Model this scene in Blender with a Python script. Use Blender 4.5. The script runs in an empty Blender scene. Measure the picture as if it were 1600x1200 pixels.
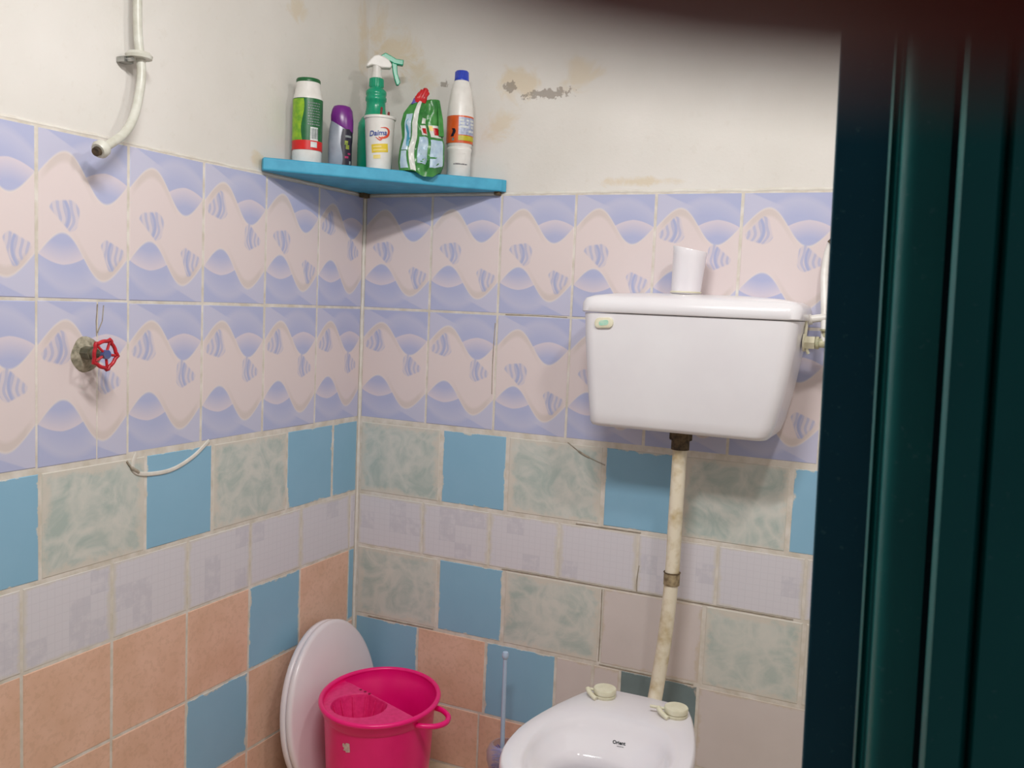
import bpy, bmesh, math, random
from mathutils import Vector, Matrix
random.seed(7)
S = bpy.context.scene
C = S.collection
PI = math.pi

# ---------------------------------------------------------------- camera
CAM = Vector((1.4555, -2.1518, 1.2638))
CR = Vector((0.9064, 0.4204, 0.0418)).normalized()
CF = Vector((-0.4160, 0.9053, -0.0855)).normalized()
CU = CR.cross(CF).normalized()
CR = CF.cross(CU).normalized()
cd = bpy.data.cameras.new('camera')
cam = bpy.data.objects.new('camera', cd); C.objects.link(cam)
cam.matrix_world = Matrix(((CR.x, CU.x, -CF.x, CAM.x), (CR.y, CU.y, -CF.y, CAM.y), (CR.z, CU.z, -CF.z, CAM.z), (0, 0, 0, 1)))
cd.sensor_width = 36.0
cd.lens = 1441.05 / 1600 * 36.0
cd.clip_start = 0.002
cd.dof.use_dof = True
cd.dof.focus_distance = 2.0
cd.dof.aperture_fstop = 18.5          # small phone lens: only the finger beside it blurs
S.camera = cam

# ---------------------------------------------------------------- world, lamps, exposure
w = bpy.data.worlds.new('world'); S.world = w; w.use_nodes = True
w.node_tree.nodes['Background'].inputs[0].default_value = (0.75, 0.85, 1.0, 1)
w.node_tree.nodes['Background'].inputs[1].default_value = 0.10

def area(name, loc, target, sx, sy, power, col):
    l = bpy.data.lights.new(name, 'AREA'); l.shape = 'RECTANGLE'; l.size = sx; l.size_y = sy
    l.energy = power; l.color = col
    o = bpy.data.objects.new(name, l); C.objects.link(o); o.location = loc
    o.rotation_euler = (Vector(target) - Vector(loc)).to_track_quat('-Z', 'Y').to_euler()
    return o
area('tube_light_main', (0.95, -1.40, 2.17), (0.5, -0.6, 0.1), 0.50, 0.05, 17.5, (1.0, 0.975, 0.96))
area('tube_light_small', (1.45, -0.95, 2.05), (0.7, -0.4, 0.2), 0.10, 0.10, 4.8, (1.0, 0.96, 0.93))
S.view_settings.view_transform = 'Standard'
S.view_settings.look = 'None'
S.view_settings.gamma = 1.0
S.view_settings.use_curve_mapping = False
S.view_settings.exposure = 0.0

# ---------------------------------------------------------------- colour and node expressions
def lin(c):
    return tuple(((x / 255) / 12.92 if x / 255 <= 0.04045 else ((x / 255 + 0.055) / 1.055) ** 2.4) for x in c)

class X:
    """a value in a node tree; Python operators become Math nodes"""
    def __init__(s, nt, v): s.nt = nt; s.v = v
    def m(s, op, *a, clamp=False):
        n = s.nt.nodes.new('ShaderNodeMath'); n.operation = op; n.use_clamp = clamp
        for i, q in enumerate((s,) + a):
            q = q.v if isinstance(q, X) else q
            if isinstance(q, (int, float)): n.inputs[i].default_value = q
            else: s.nt.links.new(q, n.inputs[i])
        return X(s.nt, n.outputs[0])
    def __add__(s, o): return s.m('ADD', o)
    __radd__ = __add__
    def __sub__(s, o): return s.m('SUBTRACT', o)
    def __rsub__(s, o): return X(s.nt, float(o)).m('SUBTRACT', s)
    def __mul__(s, o): return s.m('MULTIPLY', o)
    __rmul__ = __mul__
    def __truediv__(s, o): return s.m('DIVIDE', o)
    def sin(s): return s.m('SINE')
    def abs(s): return s.m('ABSOLUTE')
    def floor(s): return s.m('FLOOR')
    def fract(s): return s.m('FRACT')
    def sq(s): return s.m('MULTIPLY', s)
    def sqrt(s): return s.m('SQRT')
    def sat(s): return s.m('ADD', 0.0, clamp=True)
    def gt(s, t, soft=0.0):                 # soft step
        if soft <= 0: return s.m('GREATER_THAN', t)
        return ((s - t) / soft + 0.5).sat()
    def lt(s, t, soft=0.0): return 1.0 - s.gt(t, soft)

def mix(nt, f, a, b):
    n = nt.nodes.new('ShaderNodeMix'); n.data_type = 'RGBA'
    f = f.v if isinstance(f, X) else f
    if isinstance(f, (int, float)): n.inputs[0].default_value = f
    else: nt.links.new(f, n.inputs[0])
    for i, q in ((6, a), (7, b)):
        if isinstance(q, tuple): n.inputs[i].default_value = (*q, 1)
        else: nt.links.new(q, n.inputs[i])
    return n.outputs[2]

def noise(nt, vec, scale, detail=3, rough=0.55, dist=0.0):
    n = nt.nodes.new('ShaderNodeTexNoise'); n.inputs['Scale'].default_value = scale
    n.inputs['Detail'].default_value = detail; n.inputs['Roughness'].default_value = rough
    n.inputs['Distortion'].default_value = dist
    nt.links.new(vec, n.inputs['Vector'])
    return X(nt, n.outputs['Fac'])

def newmat(name, rough=0.5, spec=0.5, metal=0.0):
    m = bpy.data.materials.new(name); m.use_nodes = True
    b = m.node_tree.nodes['Principled BSDF']
    b.inputs['Roughness'].default_value = rough
    b.inputs['Specular IOR Level'].default_value = spec
    b.inputs['Metallic'].default_value = metal
    return m, m.node_tree, b

def coord(nt, kind='Object'):
    return nt.nodes.new('ShaderNodeTexCoord').outputs[kind]
def sep(nt, v):
    n = nt.nodes.new('ShaderNodeSeparateXYZ'); nt.links.new(v, n.inputs[0])
    return [X(nt, n.outputs[i]) for i in range(3)]
def bump(nt, b, h, strength=0.2, dist=0.002):
    n = nt.nodes.new('ShaderNodeBump'); n.inputs['Strength'].default_value = strength
    n.inputs['Distance'].default_value = dist
    nt.links.new(h.v if isinstance(h, X) else h, n.inputs['Height'])
    nt.links.new(n.outputs[0], b.inputs['Normal'])

def speck(name, col, col2=None, scale=60, rough=0.4, spec=0.5, metal=0.0, bmp=0.0, amt=1.0, sss=0.0, alpha=None, lo=0.35, hi=0.65):
    """plain surface with two close colours mixed by noise"""
    m, nt, b = newmat(name, rough, spec, metal)
    col = lin(col); col2 = lin(col2) if col2 else tuple(c * 0.88 for c in col)
    n = noise(nt, coord(nt), scale)
    f = ((n - lo) / (hi - lo)).sat() * amt
    nt.links.new(mix(nt, f, col, col2), b.inputs['Base Color'])
    if bmp: bump(nt, b, n, bmp)
    if sss:
        b.inputs['Subsurface Weight'].default_value = sss
        b.inputs['Subsurface Radius'].default_value = (0.01, 0.006, 0.004)
    if alpha is not None:
        b.inputs['Alpha'].default_value = alpha
    return m

# palette (albedos)
CREAM = lin((232, 226, 214))
M = {}
# ---- plaster with its own stains
def plaster(name, stains):
    m, nt, b = newmat(name, 0.85, 0.25)
    v = coord(nt); big = noise(nt, v, 2.2, 4); fine = noise(nt, v, 38, 5, 0.7)
    col = mix(nt, ((big - 0.35) / 0.35).sat(), lin((228, 224, 219)), lin((216, 212, 205)))
    col = mix(nt, (fine.gt(0.64, 0.1)) * 0.12, col, lin((196, 186, 170)))
    x, y, z = sep(nt, v); nz = noise(nt, v, 14, 5, 0.7, 0.6); nf = noise(nt, v, 70, 4, 0.7)
    for (cx, cy, cz, rx, rz, c, thr, a) in stains:
        d = (((x - cx) + (y - cy)) / rx).sq() + ((z - cz) / rz).sq()
        mask = (1.0 - d.sqrt()).sat()
        f = (mask * 0.7 + nz * 1.5 - thr - 0.18).gt(0.0, 0.30) * a * mask.gt(0.08, 0.14) if a < 0.7 else (mask * 0.6 + nf - thr).gt(0.0, 0.05) * a
        col = mix(nt, f, col, lin(c))
    nt.links.new(col, b.inputs['Base Color'])
    bump(nt, b, fine + big * 2.0, 0.2, 0.004)
    return m
YB = (216, 198, 166); GY = (146, 136, 126)
M['plaster_back'] = plaster('plaster back', [
    (0.03, 0, 1.99, 0.05, 0.12, YB, 0.98, 0.5), (0.10, 0, 1.93, 0.12, 0.09, YB, 0.95, 0.6), (0.16, 0, 1.86, 0.09, 0.10, YB, 1.02, 0.5),
    (0.45, 0, 1.82, 0.08, 0.07, YB, 0.90, 0.6), (0.40, 0, 1.72, 0.10, 0.07, YB, 1.0, 0.5), (0.62, 0, 1.83, 0.10, 0.07, YB, 0.98, 0.5),
    (0.43, 0, 1.81, 0.035, 0.03, GY, 0.84, 0.75), (0.53, 0, 1.79, 0.16, 0.035, GY, 0.92, 0.72), (0.24, 0, 1.83, 0.03, 0.025, GY, 0.90, 0.72),
    (0.78, 0, 1.57, 0.16, 0.02, YB, 0.95, 0.6)])
M['plaster_left'] = plaster('plaster left', [
    (0, -0.03, 1.97, 0.05, 0.14, YB, 0.98, 0.5), (0, -0.30, 1.95, 0.07, 0.05, YB, 0.98, 0.5), (0, -0.44, 1.57, 0.04, 0.03, YB, 0.85, 0.6)])
M['plaster_plain'] = plaster('plaster plain', [])
M['ceiling_paint'] = speck('ceiling paint', (225, 222, 214), scale=5, rough=0.9, bmp=0.1)
M['grout'] = speck('grout', (226, 220, 212), (206, 198, 184), scale=28, rough=0.9, bmp=0.4)
M['caulk'] = speck('corner caulk', (226, 222, 214), (214, 208, 198), scale=30, rough=0.6, bmp=0.2)
M['floor'] = speck('floor cement', (224, 208, 182), (196, 178, 150), scale=20, rough=0.8, bmp=0.3)
M['dark_grout'] = speck('dark joint', (178, 168, 152), (140, 130, 116), scale=40, rough=0.9)

# ---- printed fish tile
def fish_tile(name, f1, f2):
    m, nt, b = newmat(name, 0.22, 0.5)
    u, v, _ = sep(nt, coord(nt, 'UV'))
    BASE = lin((226, 212, 211)); LIL = lin((180, 185, 217)); PALE = lin((205, 203, 221)); BEI = lin((212, 199, 194)); EDGE = lin((229, 219, 214))
    tw = 2 * PI
    col = BASE
    # beige shading under the wave
    def half(col, u, v):
        W = (((u - 0.015) * tw).sin() * 0.14) - (((u - 0.02) * (2 * tw)).sin() * 0.012) + 0.742
        band = (v.gt(W - 0.06, 0.03)) * (u.lt(0.50, 0.3)) * u.gt(0.06, 0.1)
        col = mix(nt, band * 0.8, col, BEI)
        above = v.gt(W, 0.008)
        arc2 = 0.965 - ((u - 0.62) / 0.45).sq() * 0.17
        L1 = 0.795 - ((u - 0.74) / 0.27).sq() * 0.05 - ((u - 0.74) / 0.27).abs() * 0.012
        # flat lilac sky
        diag = v.lt(1.02 - u * 0.28, 0.01) * (u.lt(0.42, 0.25))
        sky = mix(nt, diag * 0.7, LIL, PALE)
        g2 = ((arc2 - v) / 0.14).sat()
        mid = mix(nt, g2, PALE, LIL)
        sky = mix(nt, v.lt(arc2, 0.05) * 0.6, sky, mid)
        g1 = ((L1 - v) / 0.13).sat()
        lens = mix(nt, g1, lin((218, 207, 216)), LIL)
        sky = mix(nt, v.lt(L1, 0.008) * u.gt(0.45), sky, lens)
        col = mix(nt, above, col, sky)
        line = ((v - W).abs()).lt(0.008, 0.01)
        return mix(nt, line * 0.55, col, EDGE)
    col = half(col, u, v)
    col = half(col, 1.0 - u, 1.0 - v)
    for (cu, cv, su, sv, tri, sg) in (f1, f2):
        a = (u - cu) / su; q = (v - cv) / sv
        d = None
        for k in range(3):
            (x0, y0), (x1, y1) = tri[k], tri[(k + 1) % 3]
            l = math.hypot(x1 - x0, y1 - y0)
            e = ((a - x0) * ((y1 - y0) / l)) - ((q - y0) * ((x1 - x0) / l))
            d = e if d is None else d.m('SMOOTH_MIN', e, 0.35)
        body = (d + 0.22).gt(0.0, 0.14) * ((a.sq() + q.sq()).lt(1.35, 0.25))
        st = ((a * 13.0 * sg + q.sq() * 3.6 + (q * 4).sin() * 1.0).sin()).gt(0.1, 0.7)
        cres = ((a * sg - 0.30 + q.sq() * 0.35).abs()).lt(0.16, 0.16)
        f = body * ((st * 0.40 + 0.24).m('MAXIMUM', cres * 0.9))
        col = mix(nt, f, col, lin((168, 176, 212)))
    nt.links.new(col, b.inputs['Base Color'])
    return m
M['fish_a'] = fish_tile('fish tile low', (0.28, 0.505, 0.15, 0.092, [(-1, .6), (1, .9), (.6, -1)], 1.0), (0.81, 0.285, 0.13, 0.092, [(-.9, .95), (1, .2), (-.1, -1)], -1.0))
M['fish_b'] = fish_tile('fish tile high', (0.20, 0.715, 0.15, 0.095, [(-1, -.5), (.4, 1), (.9, -1)], 1.0), (0.77, 0.51, 0.13, 0.095, [(-.7, 1), (1, -.3), (-.8, -1)], -1.0))

def edge_mask(nt, w, soft, namp, ob=None):
    """1 near a tile's border, ragged"""
    u, v, _ = sep(nt, coord(nt, 'UV')); ob = ob or coord(nt)
    n = noise(nt, ob, 42, 5, 0.7); n2 = noise(nt, ob, 9, 3)
    du = 0.5 - (u - 0.5).abs(); dv = 0.5 - (v - 0.5).abs()
    d = du.m('MINIMUM', dv) - (n - 0.5) * namp - (n2 - 0.5) * namp
    return d.lt(w, soft)

def patch_mat(name, kind):
    m, nt, b = newmat(name, 0.35, 0.45)
    rnd = nt.nodes.new('ShaderNodeObjectInfo').outputs['Random']
    off = nt.nodes.new('ShaderNodeVectorMath'); off.operation = 'MULTIPLY_ADD'
    nt.links.new(rnd, off.inputs[0]); off.inputs[1].default_value = (17.0, 29.0, 11.0); nt.links.new(coord(nt), off.inputs[2])
    v = off.outputs[0]
    if kind == 'marble':
        wv = nt.nodes.new('ShaderNodeTexVoronoi'); wv.feature = 'DISTANCE_TO_EDGE'; wv.inputs['Scale'].default_value = 7
        nz = nt.nodes.new('ShaderNodeTexNoise'); nz.inputs['Scale'].default_value = 8; nz.inputs['Detail'].default_value = 5
        nt.links.new(v, nz.inputs['Vector'])
        ad = nt.nodes.new('ShaderNodeVectorMath'); ad.operation = 'MULTIPLY_ADD'
        nt.links.new(nz.outputs['Color'], ad.inputs[0]); ad.inputs[1].default_value = (0.22, 0.22, 0.22); nt.links.new(v, ad.inputs[2])
        nt.links.new(ad.outputs[0], wv.inputs['Vector'])
        vein = X(nt, wv.outputs['Distance']).lt(0.05, 0.16)
        cloud = noise(nt, v, 11, 5, 0.6, 2.0)
        col = mix(nt, ((cloud - 0.36) / 0.28).sat(), lin((208, 210, 203)), lin((176, 190, 184)))
        col = mix(nt, vein * 0.75, col, lin((218, 216, 208)))
        em = edge_mask(nt, 0.05, 0.06, 0.2, v); ec = lin((216, 208, 196))
        col = mix(nt, em * 0.8, col, ec)
    elif kind == 'mosaic':
        u, vv, _ = sep(nt, coord(nt, 'UV'))
        fu = (u * 12).fract(); fv = (vv * 9).fract()
        grid = fu.lt(0.10, 0.1).m('MAXIMUM', fv.lt(0.10, 0.1))
        wn = nt.nodes.new('ShaderNodeTexWhiteNoise'); wn.noise_dimensions = '3D'
        cx = nt.nodes.new('ShaderNodeCombineXYZ')
        nt.links.new((u * 4).floor().v, cx.inputs[0]); nt.links.new((vv * 3).floor().v, cx.inputs[1])
        oi = nt.nodes.new('ShaderNodeObjectInfo'); nt.links.new(oi.outputs['Random'], cx.inputs[2])
        nt.links.new(cx.outputs[0], wn.inputs['Vector'])
        sqr = X(nt, wn.outputs['Value']).gt(0.80) * (noise(nt, v, 50, 3).gt(0.45, 0.2))
        col = mix(nt, grid * 0.35, lin((218, 215, 222)), lin((204, 201, 209)))
        col = mix(nt, sqr * 0.38, col, lin((190, 188, 200)))
        col = mix(nt, edge_mask(nt, 0.03, 0.04, 0.10, v) * 0.8, col, lin((214, 208, 198)))
    elif kind == 'blue':
        n = noise(nt, v, 12, 3)
        col = mix(nt, n, lin((146, 190, 216)), lin((136, 183, 210)))
        col = mix(nt, edge_mask(nt, 0.0, 0.012, 0.13, v), col, lin((210, 208, 200)))
    elif kind == 'peach':
        n = noise(nt, v, 9, 4, 0.6); n2 = noise(nt, v, 90, 3, 0.6)
        col = mix(nt, ((n - 0.35) / 0.3).sat(), lin((236, 196, 174)), lin((224, 182, 156)))
        col = mix(nt, n2.gt(0.56, 0.1) * 0.3, col, lin((204, 164, 136)))
        col = mix(nt, edge_mask(nt, -0.01, 0.02, 0.05, v) * 0.8, col, lin((222, 204, 188)))
    elif kind == 'white':
        n = noise(nt, v, 10, 4)
        col = mix(nt, n, lin((220, 210, 207)), lin((208, 198, 194)))
        col = mix(nt, edge_mask(nt, 0.015, 0.03, 0.12, v) * 0.7, col, lin((204, 190, 170)))
    elif kind == 'slate':
        n = noise(nt, v, 20, 4)
        col = mix(nt, n, lin((128, 146, 148)), lin((104, 120, 122)))
        col = mix(nt, edge_mask(nt, -0.01, 0.02, 0.12, v) * 0.9, col, lin((190, 178, 164)))
    nt.links.new(col, b.inputs['Base Color'])
    b.inputs['Roughness'].default_value = {'marble': 0.5, 'mosaic': 0.45, 'blue': 0.4, 'peach': 0.45, 'white': 0.5, 'slate': 0.5}[kind]
    return m
for k in ('marble', 'mosaic', 'blue', 'peach', 'white', 'slate'): M[k] = patch_mat(k + ' tile', k)

# ---------------------------------------------------------------- mesh helpers
def obj(name, bm, mat, parent=None, smooth=False, kind=None, label=None, loc=None, bevel=0.0, sharp=40):
    me = bpy.data.meshes.new(name)
    bmesh.ops.recalc_face_normals(bm, faces=bm.faces)
    bm.to_mesh(me); bm.free()
    mats = mat if isinstance(mat, (list, tuple)) else [mat]
    for q in mats: me.materials.append(q)
    if smooth:
        me.polygons.foreach_set('use_smooth', [True] * len(me.polygons))
        me.set_sharp_from_angle(angle=math.radians(sharp))
    o = bpy.data.objects.new(name, me); C.objects.link(o)
    if parent is not None: o.parent = parent
    if loc is not None: o.location = loc
    if kind: o['kind'] = kind
    if label: o['label'] = label
    if bevel:
        b = o.modifiers.new('bevel', 'BEVEL'); b.width = bevel; b.segments = 3; b.limit_method = 'ANGLE'
    return o

def thing(name, label, cat, loc=(0, 0, 0), rotz=0.0, group=None):
    o = bpy.data.objects.new(name, None); C.objects.link(o)
    o.empty_display_size = 0.02
    o.location = loc; o.rotation_euler = (0, 0, rotz); o['label'] = label; o['category'] = cat
    if group: o['group'] = group
    return o

def box(bm, a, b):
    r = bmesh.ops.create_cube(bm, size=1.0)
    a = Vector(a); b = Vector(b)
    for v in r['verts']:
        v.co = Vector(((a.x + b.x) / 2 + v.co.x * (b.x - a.x), (a.y + b.y) / 2 + v.co.y * (b.y - a.y), (a.z + b.z) / 2 + v.co.z * (b.z - a.z)))
    return bm

def loft(bm, rings, cap0=True, cap1=True, closed=True):
    vs = [[bm.verts.new(p) for p in r] for r in rings]
    n = len(rings[0])
    for i in range(len(vs) - 1):
        for j in range(n if closed else n - 1):
            k = (j + 1) % n
            bm.faces.new((vs[i][j], vs[i][k], vs[i + 1][k], vs[i + 1][j]))
    if cap0: bm.faces.new(list(reversed(vs[0])))
    if cap1: bm.faces.new(vs[-1])
    return bm

def lathe(bm, prof, n=32, ex=1.0, ey=1.0, cx=0, cy=0, cap0=True, cap1=True):
    return loft(bm, [[(cx + r * ex * math.cos(2 * PI * j / n), cy + r * ey * math.sin(2 * PI * j / n), z) for j in range(n)] for r, z in prof], cap0, cap1)

def smooth_path(pts, sub=8):
    P = [Vector(p) for p in pts]; out = []
    for i in range(len(P) - 1):
        p0 = P[max(i - 1, 0)]; p1 = P[i]; p2 = P[i + 1]; p3 = P[min(i + 2, len(P) - 1)]
        for k in range(sub):
            t = k / sub
            out.append(0.5 * ((2 * p1) + (-p0 + p2) * t + (2 * p0 - 5 * p1 + 4 * p2 - p3) * t * t + (-p0 + 3 * p1 - 3 * p2 + p3) * t ** 3))
    out.append(P[-1]); return out

def tube(bm, pts, r, n=16, closed=False, cap=True, flat=1.0):
    P = [Vector(p) for p in pts]; N = len(P); rings = []
    up = None
    for i in range(N):
        t = (P[(i + 1) % N] - P[i - 1]) if closed else (P[min(i + 1, N - 1)] - P[max(i - 1, 0)])
        t.normalize()
        if up is None:
            up = Vector((0, 0, 1)) if abs(t.z) < 0.9 else Vector((1, 0, 0))
        a = t.cross(up).normalized(); up = a.cross(t).normalized()
        rr = r[i] if isinstance(r, (list, tuple)) else r
        rings.append([P[i] + a * rr * math.cos(2 * PI * j / n) + up * rr * flat * math.sin(2 * PI * j / n) for j in range(n)])
    if closed:
        rings.append(rings[0])
        vs = [[bm.verts.new(p) for p in rg] for rg in rings[:-1]]
        for i in range(N):
            q = vs[(i + 1) % N]
            for j in range(n): bm.faces.new((vs[i][j], vs[i][(j + 1) % n], q[(j + 1) % n], q[j]))
        return bm
    return loft(bm, rings, cap, cap)

def rod(bm, a, b, r, n=16, r2=None):
    a = Vector(a); b = Vector(b)
    return tube(bm, [a, b], [r, r if r2 is None else r2], n)

def rrect(x0, x1, y0, y1, r, z, n=6):
    out = []
    for cx, cy, a0 in ((x1 - r, y1 - r, 0), (x0 + r, y1 - r, 90), (x0 + r, y0 + r, 180), (x1 - r, y0 + r, 270)):
        for k in range(n + 1):
            a = math.radians(a0 + 90 * k / n); out.append((cx + r * math.cos(a), cy + r * math.sin(a), z))
    return out

def prism(bm, pts, y0, y1):
    """polygon in local x-z plane extruded along local y"""
    return loft(bm, [[(x, y0, z) for x, z in pts], [(x, y1, z) for x, z in pts]])

def curved_patch(bm, rfun, a0, a1, z0, z1, off=0.0006, na=14, nz=6, ex=1.0, ey=1.0, wave=None):
    """thin label on a round body; angle 0 faces the front (-Y)"""
    g = []
    for i in range(nz + 1):
        z = z0 + (z1 - z0) * i / nz
        row = []
        for j in range(na + 1):
            a = math.radians(a0 + (a1 - a0) * j / na + (wave(z) if wave else 0))
            r = rfun(z) + off
            row.append(bm.verts.new((r * ex * math.sin(a), -r * ey * math.cos(a), z)))
        g.append(row)
    for i in range(nz):
        for j in range(na): bm.faces.new((g[i][j], g[i][j + 1], g[i + 1][j + 1], g[i + 1][j]))
    return bm

def prof_fun(prof):
    def f(z):
        for (r0, z0), (r1, z1) in zip(prof, prof[1:]):
            if z0 <= z <= z1 and z1 > z0: return r0 + (r1 - r0) * (z - z0) / (z1 - z0)
        return prof[-1][0] if z > prof[-1][1] else prof[0][0]
    return f

def text_verts(body, size, shear=0.0, bold=0.0):
    cu = bpy.data.curves.new('lettering', 'FONT'); cu.body = body; cu.size = size; cu.align_x = 'CENTER'; cu.align_y = 'CENTER'
    cu.shear = shear; cu.offset = bold; cu.resolution_u = 3
    o = bpy.data.objects.new('lettering', cu); C.objects.link(o)
    bpy.context.view_layer.update()
    me = bpy.data.meshes.new_from_object(o.evaluated_get(bpy.context.evaluated_depsgraph_get()))
    bpy.data.objects.remove(o); bpy.data.curves.remove(cu)
    return me
def text_on(body, size, mat, parent, fn, name='lettering', shear=0.0, bold=0.0):
    me = text_verts(body, size, shear, bold)
    for v in me.vertices: v.co = fn(v.co.x, v.co.y)
    me.materials.clear(); me.materials.append(mat); me.name = name
    o = bpy.data.objects.new(name, me); C.objects.link(o); o.parent = parent
    return o

# ---------------------------------------------------------------- room shell
ZT = 1.543
def wall(name, a, b, mat):
    bm = bmesh.new(); box(bm, a, b)
    o = obj(name, bm, mat, kind='structure'); return o
H = 2.55; YF = -1.50; XR = 1.80
wl = wall('wall_left', (-0.15, YF, 0), (-0.005, 0.15, H), M['plaster_left'])
wb = wall('wall_back', (-0.005, 0.005, 0), (XR, 0.15, H), M['plaster_back'])
wr = wall('wall_right', (XR, YF, 0), (XR + 0.15, 0.15, H), M['plaster_plain'])
fl = wall('floor', (-0.15, -3.4, -0.1), (XR + 0.9, 0.15, 0.0), M['floor'])
ce = wall('ceiling', (-0.15, YF - 0.12, H), (XR + 0.15, 0.15, H + 0.1), M['ceiling_paint'])
bm = bmesh.new()
DX0, DX1, DZ = 0.52, 1.392, 2.10
box(bm, (-0.15, YF - 0.12, 0), (DX0, YF, H)); box(bm, (1.4570, YF - 0.11, 0), (XR + 0.9, YF, H)); box(bm, (DX0, YF - 0.12, DZ), (1.4570, YF, H))
obj('wall_front', bm, M['plaster_plain'], kind='structure')

# grout beds (recessed behind the tile faces)
bm = bmesh.new(); box(bm, (-0.006, YF, 0), (-0.0012, 0.0, ZT)); obj('grout_bed', bm, M['grout'], wl)
bm = bmesh.new(); box(bm, (0.0, 0.0012, 0), (XR, 0.006, ZT)); obj('grout_bed', bm, M['grout'], wb)

TC = {}
def tile_mesh(w_, h_, mat, d=0.008, uv=(0, 1, 0, 1)):
    key = (round(w_, 3), round(h_, 3), mat.name, uv)
    if key in TC: return TC[key]
    me = bpy.data.meshes.new('tile'); W, Hh, i = w_ / 2, h_ / 2, 0.0016
    vs = []
    for z, k in ((0, 0), (d - 0.0014, 0), (d, i)):
        vs += [(-W + k, -Hh + k, z), (W - k, -Hh + k, z), (W - k, Hh - k, z), (-W + k, Hh - k, z)]
    fs = []
    for l in (0, 4):
        for j in range(4): fs.append((l + j, l + (j + 1) % 4, l + 4 + (j + 1) % 4, l + 4 + j))
    fs.append((8, 9, 10, 11)); fs.append((3, 2, 1, 0))
    me.from_pydata(vs, [], fs); ul = me.uv_layers.new(name='UVMap')
    for lp in me.loops:
        c = me.vertices[lp.vertex_index].co
        a = (c.x + W) / w_; q = (c.y + Hh) / h_
        ul.data[lp.index].uv = (uv[0] + a * (uv[1] - uv[0]), uv[2] + q * (uv[3] - uv[2]))
    me.materials.append(mat); TC[key] = me
    return me
RL = Matrix(((0, 0, 1), (1, 0, 0), (0, 1, 0)))      # columns u=+Y, v=+Z, n=+X
RB = Matrix(((1, 0, 0), (0, 0, -1), (0, 1, 0)))     # columns u=+X, v=+Z, n=-Y
def tile(side, s0, s1, z0, z1, kind, gap=0.0055, uv=(0, 1, 0, 1)):
    """s is the distance from the corner; s0 < s1"""
    mat = M[kind]
    me = tile_mesh(s1 - s0 - gap, z1 - z0 - gap, mat, uv=uv)
    o = bpy.data.objects.new('tile', me); C.objects.link(o)
    sc = (s0 + s1) / 2; zc = (z0 + z1) / 2; e = random.uniform(-0.0006, 0.0002)
    tilt = Matrix.Rotation(random.uniform(-0.003, 0.003), 3, 'X') @ Matrix.Rotation(random.uniform(-0.004, 0.004), 3, 'Y')
    if side == 'L':
        R_ = RL @ tilt; o.parent = wl; loc = Vector((-0.008 + e, -sc, zc))
    else:
        R_ = RB @ tilt; o.parent = wb; loc = Vector((sc, 0.008 - e, zc))
    mw = R_.to_4x4(); mw.translation = loc; o.matrix_local = mw
    return o

TH = 0.305; Z1 = ZT - TH; Z2 = ZT - 2 * TH
# left wall, printed fish tiles (from the corner outwards)
seq1 = ['fish_b', 'fish_a', 'fish_b', 'fish_a', 'fish_a', 'fish_a', 'fish_b', 'fish_a']
seq2 = ['fish_b'] * 8
for i in range(8):
    s0, s1 = i * 0.2032, min((i + 1) * 0.2032, 1.5)
    if s1 - s0 < 0.03: continue
    tile('L', s0 + (0.003 if i == 0 else 0), s1, Z1, ZT, seq1[i])
    if i == 4:     # cut around the valve
        tile('L', s0, s0 + 0.0725, Z2, Z1, 'fish_b', uv=(1 - 0.0725 / 0.2032, 1, 0, 1), gap=0.0022)
        tile('L', s0 + 0.0725, s1, Z2, Z1, 'fish_b', uv=(0, 1 - 0.0725 / 0.2032, 0, 1), gap=0.0028)
    else:
        tile('L', s0 + (0.003 if i == 0 else 0), s1, Z2, Z1, seq2[i])
# back wall
seq1 = ['fish_a', 'fish_a', 'fish_a', 'fish_a', 'fish_b', 'fish_b', 'fish_a', 'fish_a', 'fish_a']
seq2 = ['fish_b', 'fish_b', 'fish_a', 'fish_a', 'fish_a', 'fish_a', 'fish_b', 'fish_a', 'fish_a']
e = [0.003, 0.2136] + [0.2136 + 0.2032 * k for k in range(1, 8)] + [XR]
for i in range(len(e) - 1):
    if e[i + 1] - e[i] < 0.03: continue
    tile('B', e[i], e[i + 1], Z1, ZT, seq1[i % 9]); tile('B', e[i], e[i + 1], Z2, Z1, seq2[i % 9])

def row(side, z0, z1, edges, kinds, **k):
    for a, b_, q in zip(edges, edges[1:], kinds): tile(side, a, b_, z0, z1, q, **k)
# left wall lower rows
row('L', 0.724, Z2 - 0.006, [0.004, 0.119, 0.311, 0.572, 0.764, 1.010, 1.235, 1.495], ['blue', 'blue', 'marble', 'blue', 'marble', 'blue', 'marble'][0:7], gap=0.007)
row('L', 0.562, 0.722, [0.003, 0.031, 0.248, 0.442, 0.644, 0.848, 1.048, 1.25, 1.495], ['mosaic'] * 8)
row('L', 0.356, 0.562, [0.004, 0.031, 0.248, 0.442, 0.644, 0.848, 1.048, 1.25, 1.495], ['blue', 'peach', 'blue', 'peach', 'peach', 'peach', 'peach', 'peach'])
row('L', 0.155, 0.356, [0.004, 0.031, 0.248, 0.442, 0.644, 0.848, 1.048, 1.25, 1.495], ['peach', 'peach', 'peach', 'blue', 'peach', 'peach', 'peach', 'peach'])
row('L', 0.003, 0.155, [0.004, 0.031, 0.248, 0.442, 0.644, 0.848, 1.048, 1.25, 1.495], ['peach'] * 8)
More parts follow.
